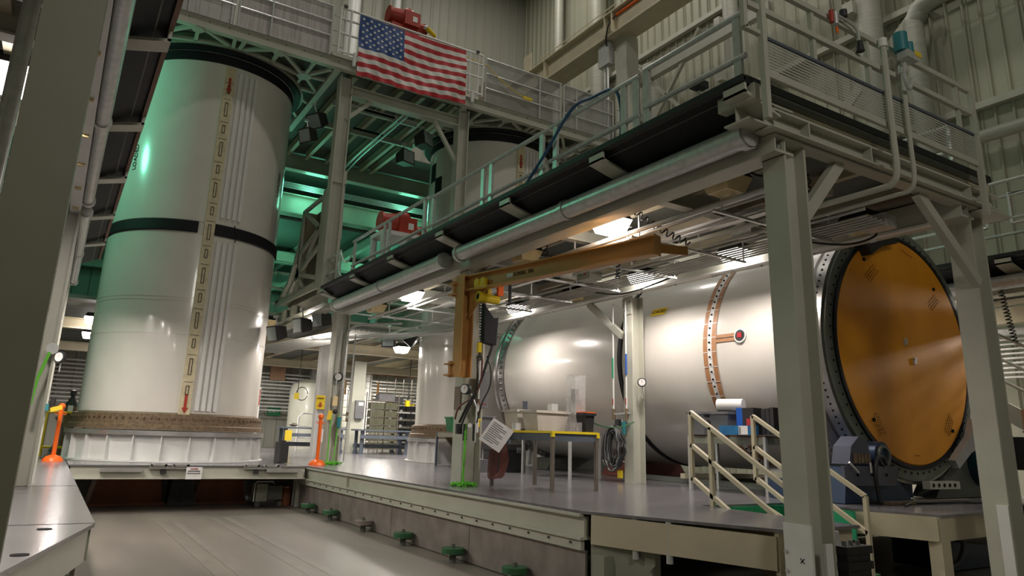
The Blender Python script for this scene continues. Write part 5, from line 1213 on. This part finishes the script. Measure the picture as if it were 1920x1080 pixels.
# gas bottle and trolley behind
gb = thing('gas_cylinder', (.42, 20.6, PZ), 'tall brown gas cylinder with dark neck behind the left orange post', 'gas bottle')
MB().cyl((.42, 20.6, PZ), (.42, 20.6, 2.1), .13, n=20).build('body', m_tan, gb); b = MB(); b.lathe([(.13, 2.1), (.12, 2.18), (.05, 2.3), (.045, 2.36), (.07, 2.37), (.07, 2.48), (.001, 2.5)], (.42, 20.6, 0), 'z', 20); b.build('neck', m_dkbin, gb); MB().box(.35, .46, 20.46, 20.475, 1.95, 2.12).build('paper_label', m_paper, gb)
yt = thing('yellow_trolley', (.4, 20.3, PZ), 'yellow tube trolley frame around the brown gas cylinder', 'trolley')
b = MB(); 
for x in (-.05, .75): b.tube([(x, 20.3, .95), (x, 20.3, 1.95)], .03)
b.tube([(-.05, 20.3, 1.95), (.75, 20.3, 1.95)], .03); b.tube([(-.05, 20.3, 1.15), (.75, 20.3, 1.15)], .03); b.build('frame', m_yel, yt)
hose([(.15, 20.1, 1.85), (.28, 20.1, 1.6), (.25, 20.1, 1.3), (.12, 20.1, 1.05)], .04, m_grbin, 'thick grey hose bundle behind the left orange post')
t = thing('column_valve', (-.05, 17.6, 2.0), 'teal valve with yellow tag on the third left column', 'valve'); MB().cb((-.1, 17.6, 2.0), .12, .1, .14).build('teal_body', m_teal, t); MB().cyl((.02, 17.6, 2.05), (.02, 17.6, 2.2), .05).build('knob', m_dkbin, t); MB().bar((.0, 17.55, 1.95), (.2, 17.55, 2.02), .01, .09).build('yellow_tag', m_signy, t)
MB().cyl((-.10, 10.78, 1.75+.85), (-.10, 10.70, 1.75+.85), .07, n=20).build('round_cover', m_galv, None, 'round metal cover on the second left column', 'cover')
MB().tube([(-.12, 10.7, 2.55), (-.2, 10.65, 2.2), (-.22, 10.6, 1.9)], .02).build('plastic_chain', m_chain, None, 'short lime chain on the second left column edge', 'chain', 'lime green plastic chains')
# edge things at the near left column
t = thing('steel_clamp', (-.28, 4.0, 1.0), 'dark steel clamp block at the foot of the olive column', 'clamp'); MB().box(-.40, -.26, 3.86, 4.0, 1.02, 1.18).build('jaw', m_dark, t); MB().box(-.42, -.27, 3.86, 4.0, .88, 1.0).build('block', m_steel, t); MB().cyl((-.3, 3.93, 1.18), (-.3, 3.93, 1.3), .02).build('screw', m_dark, t)
MB().ring(.05, .065, -.01, .01, (-.43, 4.12, 2.13), 'y', 20).build('black_ring', m_cable, None, 'black cable ring on the olive column at the left frame edge', 'ring')

# ================================================================ STAIRS
st = thing('platform_stair', (7.8, 5.9, 0), 'short cream steel stair dropping from the platform, seen through the rails', 'stair')
SL = .60
for k in range(4): 
    y = 6.62-.36*k; MB().box(7.27, 8.4, y-.3, y, .70-.22*k, .73-.22*k).build('tread', m_greenf if k == 0 else m_cream2, st)
for x in (7.24, 8.44): MB().bar((x, 6.8, .80), (x, 5.2, -.02+.1), .04, .2).build('stringer', m_cream2, st)
def srail(x, y0, y1, zt, extra, label):
    t = thing('stair_rail', (x, (y0+y1)/2, .3), label, 'railing', 'cream stair rails'); dy = y0-y1; 
    for dz in (0, -.42, -.84):
        z0 = zt+dz; b = MB(); b.bar((x, y0, z0), (x, y1, z0-dy*SL), .05, .05); b.build('rail', m_cream2, t)
    for yp, zb in extra: MB().bar((x, yp, zb), (x, yp, zt-(y0-yp)*SL+.0), .05, .05, (0, 1, 0)).build('post', m_cream2, t)
srail(7.22, 6.95, 5.0, 2.09, ((6.95, 1.22), (6.62, .93)), 'nearest stair rail with three slanted bars, left of the big column')
srail(8.45, 6.95, 5.36, 2.09, ((6.95, 1.22), (5.36, .05)), 'farther stair rail ending in a bent post right of the big column')

# pen crosses on the white patches
xm = MB()
for (y, z) in ((4.3, .72), (4.36, .3)):
    for sg in (-1, 1): xm.bar((5.772, y-.02, z-.02*sg), (5.772, y+.02, z+.02*sg), .004, .006)
xm.build('pen_cross', m_ink, c_near)
# ================================================================ BACK WORK AREA
for z in [2.62+.17*k for k in range(11)]:
    MB().tube([(-3, 35.2, z+.0), (16.4, 35.2, z-.0)], .04, 6).build('wall_conduit', m_white2, None, 'horizontal conduit in the stacked row on the back wall', 'pipe', 'stacked wall conduits')
MB().tube([(7.5, 34.9, 4.75), (16.4, 34.9, 4.6)], .025, 6).build('copper_pipe', m_copper, None, 'thin orange pipe above the stacked wall conduits', 'pipe')
tk = thing('white_tank', (10.6, 33.2, PZ), 'big white upright tank in the back bay, left of the far columns', 'tank')
MB().lathe([(1.35, PZ), (1.35, 3.5), (1.25, 3.8), (.9, 4.0), (.01, 4.1)], (10.5, 33.2, 0), 'z', 48).build('shell', m_cream, tk)
def bench(x0, x1, y, label):
    t = thing('work_bench', ((x0+x1)/2, y, PZ), label, 'bench', 'slate work benches')
    MB().box(x0, x1, y-.4, y+.4, 1.78, 1.84).build('benchtop', m_bench, t); MB().box(x0+.1, x1-.1, y-.42, y-.34, 1.50, 1.62).build('front_rail', m_bench, t); MB().box(x0+.1, x1-.1, y+.3, y+.34, 1.15, 1.3).build('back_rail', m_bench, t)
    for x in (x0+.15, x1-.25):
        for dy in (-.32, .28): b = MB(); b.prism([(x-.06, y+dy, PZ), (x+.16, y+dy, PZ), (x+.11, y+dy, PZ+.18), (x+.11, y+dy, 1.78), (x-.01, y+dy, 1.78), (x-.01, y+dy, PZ+.18)], (0, .05, 0)); b.build('leg', m_bench, t)
bench(7.2, 9.7, 27.3, 'slate work bench with yellow card, behind the right orange post')
bench(9.95, 12.2, 26.8, 'slate work bench in front of the left shelving')
bench(12.4, 13.9, 29.0, 'slate work bench beside the rear booster base')
MB().box(7.35, 7.6, 26.86, 26.88, 1.35, 1.72).build('yellow_card', m_signy, None, 'yellow card taped on the bench edge behind the left booster', 'card')
MB().ball((7.75, 27.3, 1.92), .16, 8, .4).build('cable_heap', m_leg, None, 'small heap of cables on the bench behind the left booster', 'cables')
wr_ = thing('white_barrier', (9.4, 30, PZ), 'white tubular barrier frame in front of the white tank', 'barrier')
b = MB(); b.tube([(8.7, 30, PZ), (8.7, 30, 2.25), (8.85, 30, 2.42), (11.2, 30, 2.42), (11.3, 30, 2.3), (11.3, 30, PZ)], .04); b.tube([(8.7, 30, 1.9), (11.3, 30, 1.9)], .03); b.tube([(8.7, 30, 1.45), (11.3, 30, 1.45)], .03); b.build('frame', m_white2, wr_)
# shelving
def shelf(x0, x1, y, zs, label):
    t = thing('wire_shelving', ((x0+x1)/2, y, PZ), label, 'shelving', 'wire shelving units')
    for z in zs: MB().box(x0, x1, y-.3, y+.3, z-.02, z).build('shelf', m_leg, t)
    for x in (x0, x1):
        for dy in (-.3, .3): MB().cyl((x, y+dy, PZ), (x, y+dy, zs[-1]+.35), .025, n=6).build('post', m_leg, t)
zs1 = (1.1, 1.42, 1.74, 2.06, 2.38, 2.70, 3.02)
shelf(11.15, 12.35, 28.6, zs1, 'left wire shelving unit full of olive crates'); shelf(12.42, 13.95, 30.2, zs1, 'right wire shelving unit with dark drawers and white tags')
for i, z in enumerate(zs1[:-1]):
    for j, (x0, x1) in enumerate(((11.2, 11.74), (11.78, 12.32))): MB().box(x0, x1, 28.35, 28.85, z, z+.24).build('olive_crate', m_khaki, None, 'olive crate on the left wire shelving unit', 'crate', 'olive crates on the left shelving')
    for j in range(3): 
        o = MB().box(12.46+j*.5, 12.9+j*.5, 29.95, 30.4, z, z+.22).build('dark_crate', m_khaki if j < 1 else m_dkbin, None, 'dark crate on the right wire shelving unit', 'crate', 'dark crates on the right shelving')
        if j < 2: MB().box(12.62+j*.5, 12.74+j*.5, 29.885, 29.89, z-.06, z+.05).build('white_tag', m_paper, None, 'small white tag clipped to a shelf edge of the right shelving', 'tag', 'white shelf tags')
MB().box(11.5, 12.2, 28.4, 28.8, 3.02, 3.3).build('grey_case', m_grbin, None, 'grey case on top of the left wire shelving', 'case'); MB().box(12.6, 13.3, 30, 30.4, 3.02, 3.3).build('grey_case', m_grbin, None, 'grey case on top of the right wire shelving', 'case')
for x in (12.5, 13.55): MB().box(x, x+.34, 29.88, 29.885, 2.94, 3.02).build('yellow_strip', m_signy, None, 'yellow shelf label strip, %s' % ('left one' if x < 13 else 'right one by the booster'), 'label')
for x in (11.05, 12.6): MB().box(x, x+.08, 31.44, 31.49, 3.35, 3.98).build('orange_strip', m_jib, None, 'vertical orange strip above the shelving, %s' % ('left' if x < 12 else 'right'), 'strip')
b = MB()
for k in range(9): b.tube([(11.0+k*.42, 31.5, .95), (11.0+k*.42, 31.5, 4.2)], .018, 5)
for k in range(10): b.tube([(11.0, 31.5, 1.3+k*.3), (14.5, 31.5, 1.3+k*.3)], .012, 4)
b.build('wire_fence', m_leg, None, 'tall wire fence behind the shelving', 'fence')
eb = thing('electric_cabinet', (11.6, 30.8, 2.2), 'grey electric cabinet on the white back column', 'cabinet'); MB().box(11.42-1.2, 11.78-1.2, 27.6, 27.75, 2.25, 2.95).build('case', m_grbin, eb); MB().box(11.52-1.2, 11.72-1.2, 27.58, 27.6, 2.75, 2.88).build('white_label', m_paper, eb)
MB().box(10.1, 10.6, 27.76, 28.1, .93, 4.5).build('square_column', m_cream, None, 'square white column carrying the grey electric cabinet', 'column')
ex = thing('exit_sign', (8.6, 34.6, 2.5), 'green EXIT sign on the back wall beside the left booster', 'sign'); MB().box(8.86, 9.48, 35.84, 35.95, 2.40, 2.76).build('plate', m_signg, ex); text('EXIT', .25, (9.17, 35.835, 2.58), (1, 0, 0), (0, 0, 1), m_paper, ex)
MB().box(8.6, 9.3, 35.0, 35.12, 4.02, 4.8).build('breaker_box', mat('salmon_panel', (.45, .27, .17), .5), None, 'salmon coloured panel box on the wall left of the white tank', 'panel')
rs = thing('red_sign', (8.0, 34, 3), 'narrow red and white upright sign at the left booster edge', 'sign'); MB().box(7.9, 8.02, 34, 34.02, .94, 3.6).build('plate', m_paper, rs)
b = MB(); b.box(7.92, 8.0, 33.985, 34, 2.9, 3.5); b.prism([(7.9, 33.99, 2.9), (7.96, 33.99, 2.7), (8.02, 33.99, 2.9)], (0, .005, 0)); b.build('red_arrow', m_red, rs)
for (x, y, z, l) in ((7.95, 28.0, 3.0, 'yellow pendant control hanging left of the white tank on a looped cable'), (12.6, 28.0, 2.95, 'yellow pendant control hanging before the shelving')):
    t = thing('pendant_control', (x, y, z), l, 'control'); MB().cb((x, y, z), .16, .12, .24).build('body', m_yel, t); MB().tube([(x+.03, y, z+.1), (x+.06, y, 4.98)], .015).build('cable', m_cable, t)
    MB().tube([(x+.2+.22*math.cos(a/3), y, z+.1+.25*math.sin(a/3)) for a in range(0, 19)], .015).build('cable_loop', m_cable, t)
bg = thing('black_case', (4.98, 18.9, PZ), 'black case standing right of the left booster stand', 'case'); MB().box(4.85, 5.05, 18.0, 18.5, PZ+.01, 1.42).build('body', m_dkbin, bg); MB().box(4.9, 5.0, 18.15, 18.35, 1.42, 1.46).build('handle', m_dkbin, bg)
# tan shoe and white skirt plates beside rear booster base
t = thing('tan_shoe', (9.3, 18.2, 1.3), 'tan curved fixture hooked on the rear booster base ring', 'fixture')
b = MB(); b.prism([(9.05, 17.55, 1.68), (10.3, 17.45, 1.68), (10.3, 17.45, 1.5), (9.9, 17.5, 1.3), (9.55, 17.5, 1.0), (9.4, 17.5, 1.02), (9.5, 17.5, 1.25), (9.3, 17.5, 1.4)], (0, .1, 0)); b.build('body', m_tan, t)
t = thing('printed_board', (9.3, 17.2, 1.0), 'white printed panel with a dark square leaning at the rear booster base', 'panel'); MB().box(8.9, 9.75, 17.75, 17.8, .94, 1.55).build('plate', m_white2, t); MB().box(9.5, 9.6, 17.74, 17.75, 1.25, 1.42).build('dark_square', m_ink, t)

# ================================================================ FAR RIGHT BAY
for k, (z, l) in enumerate(((6.3, 'upper pair rail on the far right walkway'), (5.6, 'lower pair rail on the far right walkway'))):
    t = thing('guard_rail', (13.95, 8, 5.1), l, 'railing', 'far right walkway rails')
    for dz in (0, .28): MB().tube([(13.95, 1.5, z+dz-.14), (13.95, 16, z+dz-.14)], .03).build('rail', m_galv, t)
    for y in (5.2, 6.4, 9.2, 12): MB().box(13.93, 13.99, y-.04, y+.04, 5.1, z+.14).build('post', m_galv, t)
ld = thing('side_gate', (14.1, 5.8, 5.1), 'tubular swing gate on the far right walkway', 'gate')
for y0, y1 in ((5.55, 5.05), (5.95, 6.45)):
    b = MB(); b.tube([(13.8, y0, 5.6), (13.8, y0, 6.15), (13.8, y1, 6.15), (13.8, y1, 5.6), (13.8, y0, 5.6)], .028); b.build('leaf', m_galv, ld)
fs = thing('steel_stair', (13.4, 5, 1), 'cream steel stair with rails at the far right edge', 'stair')
MB().bar((14.6, 6.6, 2.55), (14.6, 3.2, .4), .08, .3).build('stringer', m_cream, fs)
for dz in (.55, .95, 1.4): MB().tube([(14.5, 6.9, 2.75+dz), (14.5, 3.4, .55+dz)], .028).build('rail', m_cream, fs)
for y in (5.9, 5.1, 4.3): MB().tube([(14.5, y, 2.75-(6.9-y)*.63), (14.5, y, 4.15-(6.9-y)*.63)], .028).build('post', m_cream, fs)
for k in range(6): MB().box(14.6, 15.5, 6.3-.4*k, 6.6-.4*k, 2.3-.25*k, 2.33-.25*k).build('tread', m_cream, fs)
pb = thing('pipe_bundle', (15, 6, 4), 'parallel conduits under the far right walkway', 'conduits', None); b = MB()
for k in range(9): b.tube([(15.5, 2, 3.1+k*.09), (15.5, 16, 3.1+k*.09)], .022, 5)
b.tube([(15.4, 2, 3.95), (15.4, 16, 3.95)], .07, 8); b.build('pipes', m_galv, pb)
MB().box(15.3, 15.4, 2, 16, 4.1, 4.4).build('pale_beam', m_cream2, None, 'long pale beam under the far right walkway', 'beam')
spiral((14.3, 6.1, 4.6), (14.35, 6.0, 3.6), 16, .045, .012).build('coiled_cord', m_cable, None, 'coiled cord hanging under the far right walkway', 'cord')
ph = thing('wall_phone', (9.75, 4.2, 1.6), 'black wall phone with curly cord on the far right column', 'phone')
MB().box(9.84, 9.96, 4.15, 4.35, 1.5, 1.88).build('body', m_dkbin, ph); MB().tube(curve([(9.9, 4.12, 1.84), (9.98, 4.08, 1.8), (9.99, 4.08, 1.68), (9.98, 4.08, 1.56), (9.9, 4.12, 1.52)]), .028).build('handset', m_dkbin, ph)
b = MB()
for k in range(4): b.box(9.86, 9.92, 4.14, 4.15, 1.64+.04*k, 1.66+.04*k)
b.build('keypad', m_paper, ph); spiral((9.9, 4.13, 1.5), (9.93, 4.12, 1.08), 12, .018, .006).build('curly_cord', m_cable, ph)
MB().tube(curve([(9.9, 4.13, 1.5), (9.84, 4.12, 1.3), (9.93, 4.12, 1.12)]), .007).build('cord', m_cable, ph)
MB().box(9.84, 9.97, 4.13, 4.16, 1.92, 2.2).build('orange_notice', mat('orange_paper', (.55, .27, .15), .6), None, 'orange paper notice above the black wall phone', 'notice')
# low clutter below right deck
lc = thing('floor_machine', (11.5, 6.2, 0), 'dark blue low machinery on the floor below the right deck', 'machine')
MB().box(11.3, 13.6, 6.0, 6.8, .02, .42).build('base', m_blue, lc); MB().cyl((11.5, 5.95, .5), (12.9, 5.95, .38), .09, n=14).build('tube', m_dark, lc)
MB().tube(curve([(11.0, 5.9, .1), (11.4, 5.9, .15), (11.6, 5.9, .4), (11.4, 5.9, .66), (11.15, 5.9, .72)]), .035).build('grey_hose', m_grbin, lc)
wh = dup(gw, (8.95-5.0, 5.75-15.9, 0), 'dark guide wheel under the right deck beside the bent stair post')
MB().box(5.3, 15.4, 9.0, 9.06, .02, .88).build('added_dark_screen', m_dark, rp)  # dark screen added under the deck to stand in for the darkness there
lt = thing('left_tube', (-.5, 5, 3), 'thick slanting round tube at the upper left frame corner', 'pipe'); MB().tube([(-.50, 5.0, 5.2), (-.52, 5.2, 2.2)], .05, 12).build('tube', m_galv, lt)


spiral((-1.0, 7.0, 4.75), (-.95, 6.6, 4.2), 8, .06, .014).build('coiled_cord', m_cable, None, 'black coiled cord hanging at the extreme left edge under the walkway', 'cord', 'coiled cords under the walkway')
